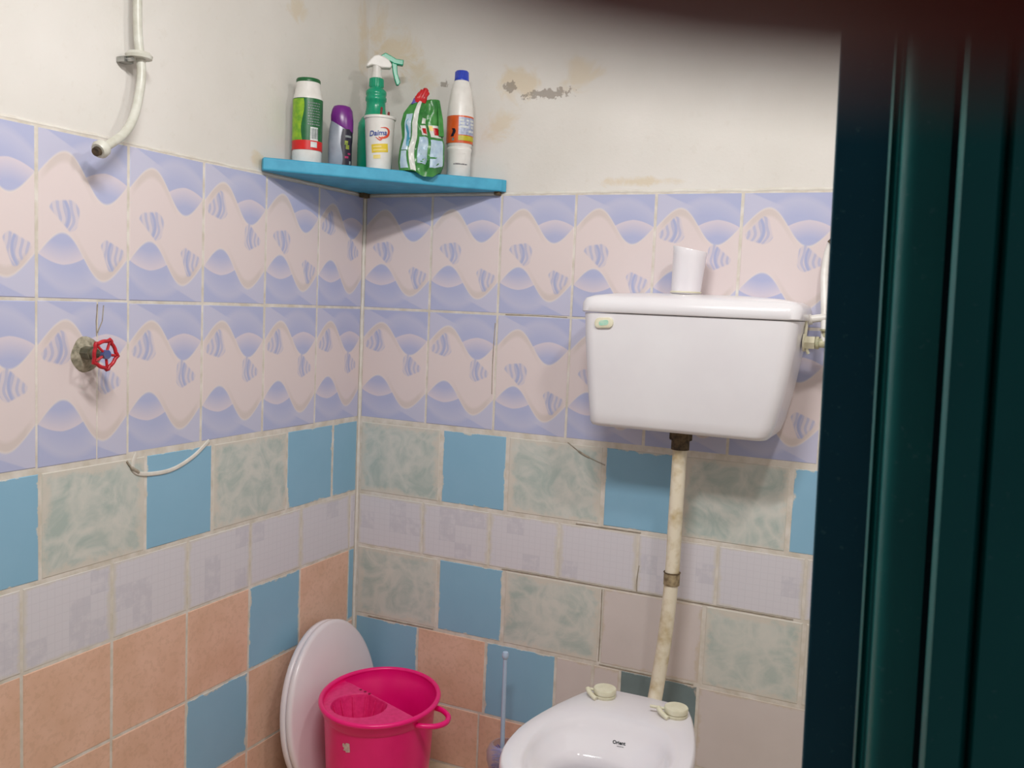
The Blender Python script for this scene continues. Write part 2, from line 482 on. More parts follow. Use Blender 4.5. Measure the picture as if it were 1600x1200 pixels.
# back wall lower rows
row('B', 0.722, Z2 - 0.006, [0.006, 0.266, 0.462, 0.727, 0.925, 1.175, 1.372, 1.62, XR - 0.005], ['marble', 'blue', 'marble', 'blue', 'marble', 'blue', 'marble', 'blue'], gap=0.011)
row('B', 0.572, 0.720, [0.005, 0.216, 0.419, 0.616, 0.824, 1.02, 1.22, 1.42, 1.62, XR - 0.005], ['mosaic'] * 9)
row('B', 0.372, 0.572, [0.006, 0.270, 0.467, 0.738, 0.996, 1.226, 1.50, XR - 0.005], ['marble', 'blue', 'marble', 'white', 'marble', 'marble', 'marble'], gap=0.009)
row('B', 0.168, 0.370, [0.006, 0.212, 0.422, 0.623, 0.724, 0.796, 0.992, 1.30, 1.56, XR - 0.005], ['blue', 'peach', 'blue', 'white', 'white', 'slate', 'white', 'white', 'white'], gap=0.006)
row('B', 0.003, 0.168, [0.006, 0.206, 0.409, 0.61, 0.81, 1.01, 1.21, 1.41, 1.61, XR - 0.005], ['peach', 'peach', 'peach', 'peach', 'white', 'white', 'white', 'white', 'white'])
# caulk up the corner and a rough mortar line on top of the tiles
bm = bmesh.new()
loft(bm, [[(-0.004, 0.004, z), (0.0055 + 0.001 * math.sin(z * 40), -0.0004, z), (0.0004, -0.0055 - 0.001 * math.sin(z * 33), z)] for z in [k * ZT / 60 for k in range(61)]])
obj('corner_caulk', bm, M['caulk'], wb)
bm = bmesh.new()
P = [(-0.0055, -YFk, ZT + 0.002 + random.uniform(-.001, .002)) for YFk in [0.01 + 0.04 * k for k in range(37)]]
tube(bm, P, [0.0045 + random.uniform(-.0005, .001) for _ in P], 8); obj('mortar_line', bm, M['caulk'], wl, smooth=True)
bm = bmesh.new()
P = [(0.01 + 0.04 * k, 0.0055, ZT + 0.002 + random.uniform(-.001, .002)) for k in range(45)]
tube(bm, P, [0.0045 + random.uniform(-.0005, .001) for _ in P], 8); obj('mortar_line', bm, M['caulk'], wb, smooth=True)
# cement smear and hole beside the second blue tile (left wall)
bm = bmesh.new()
tube(bm, smooth_path([(0.0, -0.79, 0.934), (0.001, -0.80, 0.905), (0.001, -0.775, 0.888), (0.001, -0.70, 0.885), (0.001, -0.635, 0.905), (0.0, -0.585, 0.935)]), 0.0045, 8, flat=0.6)
obj('cement_smear', bm, M['caulk'], wl, smooth=True)
bm = bmesh.new(); tube(bm, smooth_path([(0.0015, -0.815, 0.92), (0.002, -0.803, 0.905), (0.002, -0.785, 0.893)]), [0.002] * 8 + [0.004] * 8 + [0.003], 8)
obj('chipped_hole', bm, M['dark_grout'], wl, smooth=True)
# crack and smear on the back wall under the cistern's left corner
bm = bmesh.new(); tube(bm, smooth_path([(0.628, 0.0, 0.925), (0.66, -0.001, 0.905), (0.69, -0.001, 0.892), (0.73, -0.001, 0.878)]), [0.0012] * 8 + [0.0026] * 8 + [0.001] * 9, 6)
obj('crack', bm, M['dark_grout'], wb)
for pts in ([(0.00, -0.886, 1.232), (0.0, -0.889, 1.20), (0.0, -0.888, 1.172)], [(0.0, -0.872, 1.23), (0.0, -0.875, 1.20), (0.0, -0.886, 1.178)]):
    bm = bmesh.new(); tube(bm, pts, 0.0011, 6); obj('crack', bm, M['dark_grout'], wl)
for pts in ([(0.412, 0.0, 1.215), (0.409, 0, 1.12), (0.410, 0, 1.03)], [(0.44, 0.001, Z1), (0.52, 0.001, Z1 + .001), (0.61, 0.001, Z1)], [(0.83, 0.0, 0.64), (0.826, 0, 0.60), (0.827, 0, 0.575)],
            [(0.74, 0.0, 0.372), (0.85, 0, 0.3715), (0.98, 0, 0.371)], [(0.46, 0.0, 0.5725), (0.62, 0, 0.573), (0.74, 0, 0.5725), (0.98, 0, 0.573), (1.20, 0, 0.5725)], [(0.66, 0, 0.7215), (0.83, 0, 0.722)], [(0.05, 0, 0.3715), (0.26, 0, 0.372)], [(0.738, 0, 0.38), (0.739, 0, 0.47), (0.738, 0, 0.565)]):
    bm = bmesh.new(); tube(bm, smooth_path(pts, 6), 0.0012, 6); obj('dirty_joint', bm, M['dark_grout'], wb)

# ---------------------------------------------------------------- doorway and door (teal paint)
def teal(name, a, b_, rough):
    m, nt, b = newmat(name, rough, 0.5)
    v = coord(nt); n = noise(nt, v, 18, 4); n2 = noise(nt, v, 160, 4, 0.7)
    col = mix(nt, n, lin(a), lin(b_))
    col = mix(nt, n2.gt(0.66, 0.06) * 0.25, col, lin((120, 160, 158)))
    nt.links.new(col, b.inputs['Base Color']); bump(nt, b, n + n2 * 0.4, 0.25, 0.0015)
    return m
M['teal'] = teal('teal gloss paint', (20, 124, 118), (14, 108, 106), 0.34)
M['teal_dark'] = teal('blue teal paint', (8, 92, 112), (8, 80, 98), 0.4)
fr = bpy.data.objects.new('trim_1', None); C.objects.link(fr); fr['kind'] = 'structure'
# right side of the frame: inner stop, rounded jamb
ZD = 2.10
bm = bmesh.new(); box(bm, (1.3918, -1.555, 0), (1.4750, -1.502, ZD)); obj('door_stop', bm, M['teal_dark'], fr, bevel=0.002)
def jamb_profile():
    pts = [(1.4260, -1.555)]
    pts += [(1.4250, -1.600), (1.4254, -1.612), (1.4268, -1.614), (1.4278, -1.611), (1.4290, -1.612), (1.4302, -1.616), (1.4318, -1.616)]
    for k in range(9):
        a = math.radians(180 + 90 * k / 8); pts.append((1.4435 + 0.0115 * math.cos(a), -1.617 + 0.0115 * math.sin(a)))
    pts += [(1.4560, -1.6285), (1.4562, -1.555)]
    return pts
bm = bmesh.new(); pr = jamb_profile(); loft(bm, [[(x, y, 0) for x, y in pr], [(x, y, ZD) for x, y in pr]])
obj('jamb', bm, M['teal'], fr, smooth=True)
bm = bmesh.new(); box(bm, (1.4500, -1.613, 0), (1.50, -1.606, ZD)); obj('jamb', bm, M['teal_dark'], fr)  # gap filler between jamb and leaf, widened to block light leaking through
bm = bmesh.new(); box(bm, (0.46, -1.64, 0), (0.52, -1.49, ZD)); obj('jamb', bm, M['teal'], fr, bevel=0.006)
bm = bmesh.new(); box(bm, (0.46, -1.64, ZD), (1.47, -1.49, ZD + 0.06)); obj('lintel', bm, M['teal'], fr, bevel=0.006)
# door leaf folded right back against the outer wall
dr = bpy.data.objects.new('door_1', None); C.objects.link(dr); dr['kind'] = 'structure'
def vprism(pts, z0, z1):
    bm = bmesh.new(); loft(bm, [[(x, y, z0) for x, y in pts], [(x, y, z1) for x, y in pts]]); return bm
obj('stile', vprism([(1.4592, -1.628), (1.4592, -1.664), (1.4615, -1.668), (1.4765, -1.668), (1.4790, -1.663), (1.4790, -1.628)], 0.02, 2.08), M['teal'], dr, smooth=True)
pts = [(1.4790, -1.630)]; x = 1.4790
for k in range(9):
    pts += [(x, -1.655), (x + 0.003, -1.668), (x + 0.044, -1.668), (x + 0.052, -1.655)]; x += 0.086
pts += [(x, -1.655), (x, -1.630)]
obj('ribbed_panel', vprism(pts, 0.02, 2.08), M['teal'], dr)
obj('stile', vprism([(x, -1.628), (x, -1.668), (x + 0.03, -1.668), (x + 0.03, -1.628)], 0.02, 2.08), M['teal'], dr)
for zz in (0.35, 1.85):
    bm = bmesh.new(); rod(bm, (1.4577, -1.634, zz), (1.4577, -1.634, zz + 0.09), 0.005, 12)
    obj('hinge', bm, M['teal_dark'], dr, smooth=True)

for fo in (fr, dr):        # the old frame and its door hang a degree out of plumb
    Rm_ = Matrix.Rotation(-0.016, 3, 'Y'); pv = Vector((1.39, -1.56, 1.23))
    fo.rotation_euler = Rm_.to_euler(); fo.location = pv - Rm_ @ pv
# ---------------------------------------------------------------- corner shelf
SZ0, SZ1 = 1.549, 1.579
M['shelf_blue'] = speck('shelf blue paint', (72, 172, 206), (60, 156, 192), scale=25, rough=0.5, bmp=0.3)
sh = thing('corner_shelf', 'triangular bright blue painted board shelf fitted in the wall corner above the tiles', 'shelf', (0, 0, SZ0))
def board_ring(z, k):
    # slightly rough sawn outline
    return [(0.001, -0.001, z), (0.001, -0.428 + k, z), (0.014, -0.438 + k, z), (0.030, -0.422 + k, z), (0.12, -0.326 + k, z), (0.215, -0.222 + k, z), (0.32, -0.116 + k, z), (0.422, -0.018 + k, z), (0.4285, -0.001, z)]
bm = bmesh.new(); loft(bm, [board_ring(0, 0.003), board_ring(0.003, 0), board_ring(0.027, 0), board_ring(0.030, 0.003)])
obj('board', bm, M['shelf_blue'], sh, bevel=0.0015)
M['rust'] = speck('rusty bracket', (112, 92, 62), (70, 60, 44), scale=60, rough=0.8)
for (a, b_) in (((0.002, -0.03, -0.012), (0.016, -0.002, 0.0)), ((0.40, -0.014, -0.008), (0.415, -0.001, 0.0))):
    bm = bmesh.new(); box(bm, a, b_); obj('bracket', bm, M['rust'], sh)

RZ = math.radians(36.2)
ST = SZ1
# ---- tall scouring powder can
M['white_plastic'] = speck('white plastic', (236, 234, 230), (226, 223, 218), scale=30, rough=0.35)
M['dark_green'] = speck('dark green print', (24, 104, 56), (18, 92, 46), scale=30, rough=0.35)
M['lime'] = speck('lime print', (150, 190, 40), (104, 160, 40), scale=70, rough=0.35)
M['red_print'] = speck('red print', (216, 30, 28), (200, 22, 24), scale=30, rough=0.35)
M['white_print'] = speck('white print', (225, 228, 226), (200, 206, 204), scale=100, rough=0.4)
M['grey_print'] = speck('grey print', (140, 150, 150), (110, 122, 122), scale=100, rough=0.4)
def barcode(parent, rf, a0, a1, z0, z1):
    bm = bmesh.new(); curved_patch(bm, rf, a0, a1, z0, z1, 0.0012, 8, 3); o = obj('barcode', bm, M['white_print'], parent)
    bm = bmesh.new(); n = 9
    for k in range(n):
        a = a0 + (a1 - a0) * (k + 0.7) / (n + 0.6)
        curved_patch(bm, rf, a, a + (a1 - a0) * (0.03 + 0.03 * (k % 3)), z0 + 0.004, z1 - 0.003, 0.0016, 1, 2)
    obj('bars', bm, M['grey_print'], o)
t = thing('powder_can', 'tall round powder can with green and red label, leftmost on the shelf', 'can', (0.048, -0.322, ST), RZ)
prof = [(0.0325, 0.0), (0.0345, 0.003), (0.0345, 0.05), (0.0348, 0.06), (0.0348, 0.150), (0.0335, 0.158), (0.0320, 0.162), (0.0305, 0.172), (0.0285, 0.180), (0.0282, 0.188), (0.0275, 0.190)]
bm = bmesh.new(); lathe(bm, prof, 40); obj('body', bm, M['white_plastic'], t, smooth=True)
bm = bmesh.new(); lathe(bm, [(0.0276, 0.1895), (0.0285, 0.1905), (0.0285, 0.196), (0.0270, 0.1985), (0.012, 0.199)], 32); obj('lid', bm, M['dark_green'], t, smooth=True)
rf = lambda z: 0.0349
bm = bmesh.new(); curved_patch(bm, rf, -100, 110, 0.052, 0.150, 0.0004, 30); lb = obj('label', bm, M['dark_green'], t, smooth=True, label='dark green printed label band')
bm = bmesh.new(); curved_patch(bm, rf, -90, -18, 0.052, 0.148, 0.0008, 14, 10, wave=lambda z: 6 * math.sin(z * 60)); obj('lime_panel', bm, M['lime'], lb, smooth=True)
bm = bmesh.new(); curved_patch(bm, rf, -110, 120, 0.030, 0.052, 0.0009, 30); obj('red_band', bm, M['red_print'], t, smooth=True, label='red band below the green label')
barcode(lb, rf, 12, 44, 0.052, 0.083)
bm = bmesh.new(); curved_patch(bm, rf, 14, 40, 0.036, 0.049, 0.0015, 6, 2); obj('weight_panel', bm, M['white_print'], lb)
bm = bmesh.new()
for k in range(9):
    z = 0.088 + 0.0062 * k
    x = 2
    while x < 50:
        wd = random.uniform(3, 9); curved_patch(bm, rf, x, min(x + wd, 52), z, z + 0.0026, 0.0010, 3, 1); x += wd + 2.5
obj('small_print', bm, M['grey_print'], lb, kind='stuff')
# ---- purple capped air freshener
M['silver'] = speck('silver grey plastic', (166, 172, 184), (140, 148, 162), scale=20, rough=0.3, spec=0.6)
M['purple'] = speck('purple cap plastic', (124, 40, 140), (104, 28, 122), scale=20, rough=0.28)
M['black_print'] = speck('black violet print', (34, 30, 52), (24, 22, 40), scale=60, rough=0.3)
M['pink_print'] = speck('pink print', (190, 50, 110), (150, 30, 80), scale=90, rough=0.4)
M['leaf_print'] = speck('yellow green print', (160, 170, 60), (110, 130, 50), scale=90, rough=0.4)
t = thing('air_freshener', 'grey bottle with slanted purple cap and black label, second from left on the shelf', 'bottle', (0.089, -0.245, ST), RZ)
def ell(cx, a, b, z, n=28, zt=0.0): return [(cx + a * math.cos(2 * PI * j / n), b * math.sin(2 * PI * j / n), z + zt * math.cos(2 * PI * j / n)) for j in range(n)]
bm = bmesh.new(); loft(bm, [ell(0, .026, .017, 0), ell(0, .0285, .019, .004), ell(-.001, .0285, .019, .06), ell(0, .0275, .018, .095), ell(.002, .024, .016, .118, zt=-.006), ell(.003, .016, .012, .128, zt=-.006)])
obj('body', bm, M['silver'], t, smooth=True)
bm = bmesh.new(); loft(bm, [ell(.003, .0262, .0178, .098, zt=-.013), ell(.003, .0272, .0185, .102, zt=-.013), ell(.003, .0275, .018, .122, zt=-.006), ell(.003, .0245, .0155, .141, zt=-.001), ell(.002, .0195, .012, .1495), ell(.001, .012, .008, .152)])
obj('cap', bm, M['purple'], t, smooth=True)
# black label wraps the right half with a wavy edge
def el_patch(a0, a1, z0, z1, off, wave=None, na=14, nz=10):
    bm = bmesh.new(); g = []
    for i in range(nz + 1):
        z = z0 + (z1 - z0) * i / nz; row_ = []
        for j in range(na + 1):
            s0 = a0 + (wave(z) if wave else 0)
            a = math.radians(s0 + (a1 - s0) * j / na)
            row_.append(bm.verts.new(((.0285 + off) * math.sin(a) - (0.001 if z < .06 else 0), -(.019 + off) * math.cos(a), z)))
        g.append(row_)
    for i in range(nz):
        for j in range(na): bm.faces.new((g[i][j], g[i][j + 1], g[i + 1][j + 1], g[i + 1][j]))
    return bm
lb = obj('label', el_patch(8, 85, .004, .094, .0008, lambda z: 7 * math.sin(z * 70)), M['black_print'], t, smooth=True, label='black label with small coloured print')
for nm, a0, a1, z0, z1, mt in (('leaf_print', 20, 38, .056, .066, 'leaf_print'), ('leaf_print', 28, 48, .046, .056, 'leaf_print'), ('pink_print', 24, 44, .024, .029, 'pink_print'), ('pink_print', 40, 58, .033, .037, 'pink_print'), ('pale_print', 22, 58, .074, .079, 'grey_print'), ('pale_print', 50, 64, .010, .018, 'grey_print')):
    obj(nm, el_patch(a0, a1, z0, z1, .0014, None, 5, 2), M[mt], lb)
# ---- green spray bottle
m, nt, b = newmat('green translucent plastic', 0.25, 0.5)
v = coord(nt); nt.links.new(mix(nt, noise(nt, v, 15), lin((30, 168, 128)), lin((20, 150, 112))), b.inputs['Base Color'])
b.inputs['Subsurface Weight'].default_value = 0.0
M['green_plastic'] = m
t = thing('spray_bottle', 'green spray bottle with white and green trigger head standing behind the white cup', 'spray bottle', (0.105, -0.118, ST), RZ)
prof = [(0.040, 0), (0.0445, 0.004), (0.0445, 0.118), (0.043, 0.130), (0.036, 0.143), (0.029, 0.150), (0.0262, 0.158), (0.0245, 0.172), (0.0240, 0.185), (0.0268, 0.189), (0.0268, 0.196), (0.0245, 0.200), (0.0262, 0.204), (0.0262, 0.212), (0.020, 0.218), (0.0165, 0.222), (0.0165, 0.226)]
bm = bmesh.new(); lathe(bm, prof, 40); obj('body', bm, M['green_plastic'], t, smooth=True, sharp=60)
bm = bmesh.new()
for k in range(16):
    a = 2 * PI * k / 16
    rod(bm, (0.0172 * math.cos(a), 0.0172 * math.sin(a), 0.224), (0.0165 * math.cos(a), 0.0165 * math.sin(a), 0.244), 0.0018, 6)
lathe(bm, [(0.0172, 0.222), (0.0176, 0.226), (0.0168, 0.244), (0.012, 0.247)], 28); obj('collar', bm, M['green_plastic'], t, smooth=True, label='green ribbed screw collar')
bm = bmesh.new(); lathe(bm, [(0.0135, 0.246), (0.0125, 0.258), (0.0115, 0.272), (0.012, 0.280)], 24); obj('neck', bm, M['white_plastic'], t, smooth=True)
head = [(-0.026, 0.270), (-0.012, 0.276), (0.012, 0.271), (0.034, 0.272), (0.038, 0.280), (0.030, 0.292), (0.018, 0.299), (0.003, 0.303), (-0.008, 0.300), (-0.018, 0.290), (-0.027, 0.277)]
bm = bmesh.new(); prism(bm, head, -0.012, 0.012); obj('spray_head', bm, M['white_plastic'], t, bevel=0.003)
bm = bmesh.new(); prism(bm, [(0.005, 0.300), (0.014, 0.292), (0.030, 0.290), (0.044, 0.284), (0.066, 0.282), (0.067, 0.296), (0.048, 0.297), (0.036, 0.303), (0.020, 0.310)], -0.009, 0.009)
obj('nozzle', bm, M['green_plastic'], t, bevel=0.002, label='green nozzle')
bm = bmesh.new(); prism(bm, [(0.036, 0.290), (0.050, 0.289), (0.052, 0.262), (0.060, 0.240), (0.056, 0.232), (0.050, 0.232), (0.045, 0.246), (0.040, 0.264)], -0.007, 0.007)
obj('trigger', bm, M['green_plastic'], t, bevel=0.002, label='green trigger lever')
# ---- white cup with logo
M['paper_white'] = speck('white cup plastic', (232, 230, 226), (224, 221, 216), scale=30, rough=0.4)
M['yellow_print'] = speck('yellow print', (232, 206, 52), (224, 190, 60), scale=60, rough=0.45)
M['pale_yellow'] = speck('pale yellow print', (238, 214, 120), (238, 220, 150), scale=60, rough=0.45)
M['blue_print'] = speck('blue print', (58, 82, 164), (48, 72, 150), scale=60, rough=0.45)
M['orange_print'] = speck('orange red print', (226, 84, 54), (210, 70, 46), scale=60, rough=0.45)
t = thing('plastic_cup', 'white tapered cup with blue and orange logo over a yellow block, holding red tipped sticks', 'cup', (0.166, -0.190, ST), RZ)
prof = [(0.028, 0), (0.030, 0.002), (0.0365, 0.118), (0.0368, 0.124), (0.0392, 0.125), (0.0396, 0.128), (0.0390, 0.131), (0.0370, 0.131), (0.0360, 0.126), (0.0290, 0.004)]
bm = bmesh.new(); lathe(bm, prof, 44); obj('cup_body', bm, M['paper_white'], t, smooth=True)
bm = bmesh.new(); lathe(bm, [(0.033, 0.10), (0.0355, 0.126), (0.033, 0.1325), (0.020, 0.1335)], 30); obj('yellow_liner', bm, M['yellow_print'], t, smooth=True)
rf = prof_fun([(0.030, 0.002), (0.0365, 0.118), (0.0368, 0.124)])
def wrap(rf, off, a_c, zc, rot=0.0):
    cr, sr = math.cos(rot), math.sin(rot)
    def fn(x, y):
        X_, Y_ = x * cr - y * sr, x * sr + y * cr
        z = zc + Y_; r = rf(z) + off; a = math.radians(a_c) + X_ / r
        return Vector((r * math.sin(a), -r * math.cos(a), z))
    return fn
text_on('Daima', 0.0175, M['blue_print'], t, wrap(rf, 0.0012, -11, 0.087, 0.10), shear=0.25, bold=0.0003)
def ribbon(fn, pts, mat, parent, name):
    """pts: (x, y, halfwidth)"""
    bm = bmesh.new(); P = smooth_path([(a, b, 0) for a, b, c in pts], 6); ws = []
    for i in range(len(pts) - 1):
        for k in range(6): ws.append(pts[i][2] + (pts[i + 1][2] - pts[i][2]) * k / 6)
    ws.append(pts[-1][2]); prev = None
    for i, p in enumerate(P):
        d = (P[min(i + 1, len(P) - 1)] - P[max(i - 1, 0)]).normalized(); n = Vector((-d.y, d.x, 0)) * max(ws[i], 0.0001)
        a = bm.verts.new(fn(p.x + n.x, p.y + n.y)); q = bm.verts.new(fn(p.x - n.x, p.y - n.y))
        if prev: bm.faces.new((prev[0], prev[1], q, a))
        prev = (a, q)
    return obj(name, bm, mat, parent)
ribbon(wrap(rf, 0.0009, 0, 0.088), [(0.000, 0.012, 0.0003), (0.014, 0.013, 0.0015), (0.022, 0.006, 0.003), (0.018, -0.006, 0.003), (0.004, -0.012, 0.0022), (-0.004, -0.010, 0.001)], M['orange_print'], t, 'logo_swoosh')
ribbon(wrap(rf, 0.0009, 0, 0.088), [(0.006, -0.009, 0.0022), (0.000, -0.017, 0.0016), (-0.012, -0.010, 0.0003)], M['orange_print'], t, 'logo_swoosh')
fn = wrap(rf, 0.0008, 0, 0.052, 0.10)
def flat_patch(fn, x0, x1, y0, y1, mat, parent, name, n=10):
    bm = bmesh.new(); g = [[bm.verts.new(fn(x0 + (x1 - x0) * i / n, y)) for i in range(n + 1)] for y in (y0, (y0 + y1) / 2, y1)]
    for r_ in range(2):
        for i in range(n): bm.faces.new((g[r_][i], g[r_][i + 1], g[r_ + 1][i + 1], g[r_ + 1][i]))
    return obj(name, bm, mat, parent)
yb = flat_patch(fn, -0.021, 0.021, -0.010, 0.010, M['yellow_print'], t, 'yellow_block')
fn2 = wrap(rf, 0.0012, 0, 0.052, 0.10)
for k, (x0, x1, y0, y1) in enumerate([(-0.017, 0.004, 0.002, 0.0055), (-0.017, 0.016, -0.006, -0.0025)]):
    flat_patch(fn2, x0, x1, y0, y1, M['pale_yellow'], yb, 'faint_print')
flat_patch(wrap(rf, 0.0008, 0, 0.032, 0.08), -0.016, 0.002, -0.005, 0.004, M['pale_yellow'], t, 'yellow_print')
M['stick_red'] = speck('dark red stick', (140, 40, 36), (110, 26, 28), scale=60, rough=0.5)
for k, (x, y, h, lab) in enumerate([(0.000, -0.012, 0.020, 'short dark red stick poking out of the cup, left one'), (0.018, -0.006, 0.011, 'short dark red stick poking out of the cup, right one')]):
    bm = bmesh.new(); rod(bm, (0, 0, 0.0), (0.003, 0, 0.03 + h - 0.002), 0.0028, 10); rod(bm, (0.003, 0, 0.03 + h - 0.002), (0.0032, 0, 0.03 + h), 0.0028, 10, 0.001)
    c_, s_ = math.cos(RZ), math.sin(RZ)
    o = obj('stick', bm, M['stick_red'], None, smooth=True, loc=(0.166 + x * c_ - y * s_, -0.190 + x * s_ + y * c_, ST + 0.104)); o['label'] = lab; o['category'] = 'stick'

# ---- crumpled green and white refill pouch
M['pouch_green'] = speck('pouch green film', (72, 146, 70), (40, 110, 48), scale=34, rough=0.28, bmp=0.6)
M['pouch_white'] = speck('pouch white film', (228, 230, 224), (208, 212, 206), scale=40, rough=0.3, bmp=0.5)
M['pouch_blue'] = speck('pouch pale blue film', (190, 212, 226), (164, 190, 214), scale=60, rough=0.3, bmp=0.5)
M['red_film'] = speck('red film', (200, 26, 34), (170, 16, 26), scale=60, rough=0.35)
M['violet_film'] = speck('violet film', (84, 70, 160), (66, 54, 140), scale=60, rough=0.35)
t = thing('refill_pouch', 'crumpled green and white plastic pouch bulging over the shelf edge beside the orange labelled bottle', 'pouch', (0.269, -0.153, ST + 0.0005), RZ)
def pouch_half(z):    # left and right outline at a height (local x)
    Lp = [(0.0, -0.057), (0.02, -0.060), (0.05, -0.058), (0.08, -0.052), (0.115, -0.056), (0.14, -0.050), (0.160, -0.036), (0.172, -0.026)]
    Rp = [(0.0, 0.046), (0.02, 0.053), (0.07, 0.052), (0.09, 0.046), (0.11, 0.038), (0.14, 0.040), (0.160, 0.038), (0.172, 0.034)]
    def it(T):
        for (a, p), (b_, q) in zip(T, T[1:]):
            if a <= z <= b_: return p + (q - p) * (z - a) / (b_ - a)
        return T[-1][1] if z > T[-1][0] else T[0][1]
    return it(Lp), it(Rp)
def pouch_y(s, z, side):     # s 0..1 across; front surface depth
    th = 0.026 * (1 - (z / 0.19) ** 2.2) + 0.003
    b_ = th * (math.sin(PI * min(max(s, 0.02), 0.98)) ** 0.6)
    b_ += (0.0045 * math.sin(9 * s + 38 * z) + 0.0022 * math.sin(23 * s - 120 * z) + 0.0018 * math.sin(31 * s + 170 * z + 2)) * math.sin(PI * s) - 0.007 * math.exp(-((s - 0.62 - 0.5 * (z - 0.05)) / 0.035) ** 2) * (1 if z < 0.13 else 0.3)
    return -side * max(b_, 0.001)
def pouch_pt(s, z, side=1, off=0.0):
    l, r = pouch_half(z); dz = -0.013 * math.exp(-(z / 0.03)) * min(max((s - 0.30) * 4, 0), 1) * min(max((0.95 - s) * 6, 0), 1) if side == 1 else 0.0
    return Vector((l + (r - l) * s, pouch_y(s, z, side) - side * off - (0.006 if dz < -0.004 else 0), z + dz + (0.006 * s * (z / 0.17) if z > 0.1 else 0)))
bm = bmesh.new(); rings = []
for i in range(27):
    z = 0.172 * i / 26
    rings.append([pouch_pt(j / 18, z, 1) for j in range(19)] + [pouch_pt(1 - j / 18, z, -1) for j in range(1, 18)])
under = [Vector((q.x, max(q.y, -0.015), 0.001)) for q in rings[0]]
loft(bm, [under] + rings); body = obj('pouch_body', bm, M['pouch_green'], t, smooth=True, sharp=80)
def pouch_strip(edge0, edge1, z0, z1, mat, name, off=0.0012, n=18, m_=5, label=None):
    bm = bmesh.new(); g = []
    for i in range(n + 1):
        z = z0 + (z1 - z0) * i / n; a, c = edge0(z), edge1(z)
        g.append([bm.verts.new(pouch_pt(a + (c - a) * j / m_, z, 1, off)) for j in range(m_ + 1)])
    for i in range(n):
        for j in range(m_): bm.faces.new((g[i][j], g[i][j + 1], g[i + 1][j + 1], g[i + 1][j]))
    return obj(name, bm, mat, t, smooth=True, label=label)
wv = lambda z: 0.045 * math.sin(z * 42 + 2.6)
pouch_strip(lambda z: 0.235 + wv(z), lambda z: 0.36 + wv(z), 0.002, 0.170, M['pouch_white'], 'white_stripe', label='wavy white stripe')
pouch_strip(lambda z: 0.045 + 0.6 * wv(z) + 0.02, lambda z: 0.205 + wv(z), 0.050, 0.136, M['pouch_blue'], 'blue_panel')
pouch_strip(lambda z: 0.035, lambda z: 0.19 + wv(z), 0.006, 0.048, M['pouch_blue'], 'blue_panel')
pouch_strip(lambda z: 0.405 + wv(z) * 0.5, lambda z: 0.60 + 0.3 * (z - 0.05), 0.022, 0.082, M['pouch_blue'], 'front_panel', label='pale blue picture panel')
pouch_strip(lambda z: 0.665 + 0.2 * (z - .05), lambda z: 0.97, 0.016, 0.078, M['pouch_blue'], 'front_panel', label='pale blue picture panel on the right')
pouch_strip(lambda z: 0.47, lambda z: 0.62, 0.086, 0.108, M['pouch_white'], 'print_panel')
pouch_strip(lambda z: 0.505, lambda z: 0.60, 0.090, 0.101, M['red_film'], 'red_print', off=0.002, n=4)
pouch_strip(lambda z: 0.69, lambda z: 0.96, 0.084, 0.110, M['pouch_white'], 'print_panel')
pouch_strip(lambda z: 0.80, lambda z: 0.93, 0.090, 0.104, M['red_film'], 'red_print', off=0.002, n=4)
pouch_strip(lambda z: 0.70, lambda z: 0.80, 0.100, 0.109, M['pale_yellow'], 'yellow_print', off=0.002, n=4)
pouch_strip(lambda z: 0.52, lambda z: 0.62, 0.112, 0.126, M['pouch_white'], 'print_panel')
M['teal_print'] = speck('teal print', (60, 150, 176), (50, 130, 160), scale=60, rough=0.4)
ribbon(lambda x, y: pouch_pt(0.13 + x, 0.095 + y, 1, 0.002), [(0.03, 0.020, 0.01), (-0.01, 0.010, 0.012), (0.03, -0.004, 0.012), (-0.01, -0.022, 0.012), (0.05, -0.026, 0.010)], M['teal_print'], t, 'teal_mark')
# folded top right flap and crumpled red corner
bm = bmesh.new(); loft(bm, [[(0.030, -0.004, 0.178), (0.037, -0.004, 0.177), (0.037, 0.006, 0.177), (0.030, 0.006, 0.178)], [(0.034, -0.016, 0.13), (0.046, -0.012, 0.13), (0.046, 0.008, 0.13), (0.034, 0.008, 0.13)], [(0.036, -0.020, 0.088), (0.050, -0.014, 0.088), (0.050, 0.006, 0.088), (0.036, 0.006, 0.088)]])
obj('side_fold', bm, M['pouch_green'], t, bevel=0.002)
bm = bmesh.new(); loft(bm, [[(-0.034, -0.008, 0.160), (-0.018, -0.010, 0.166), (-0.012, 0.004, 0.168), (-0.030, 0.006, 0.162)], [(-0.026, -0.006, 0.178), (-0.014, -0.008, 0.176), (-0.010, 0.003, 0.176), (-0.024, 0.004, 0.179)]])
obj('violet_fold', bm, M['violet_film'], t, bevel=0.002)
bm = bmesh.new()
for (bx, tx, tz, r1) in ((-0.016, -0.004, 0.197, 0.0055), (-0.010, 0.004, 0.202, 0.006), (-0.004, 0.008, 0.194, 0.005), (-0.018, -0.010, 0.190, 0.0045)):
    tube(bm, smooth_path([(bx, -0.003, 0.168), ((bx + tx) / 2 - 0.002, -0.006, 0.182), (tx, -0.003, tz)], 5), [0.0075] * 5 + [r1 * 1.2] * 5 + [r1 * 0.6], 10)
obj('crumpled_red_tip', bm, M['red_film'], t, smooth=True, label='crumpled red tip with ragged points')

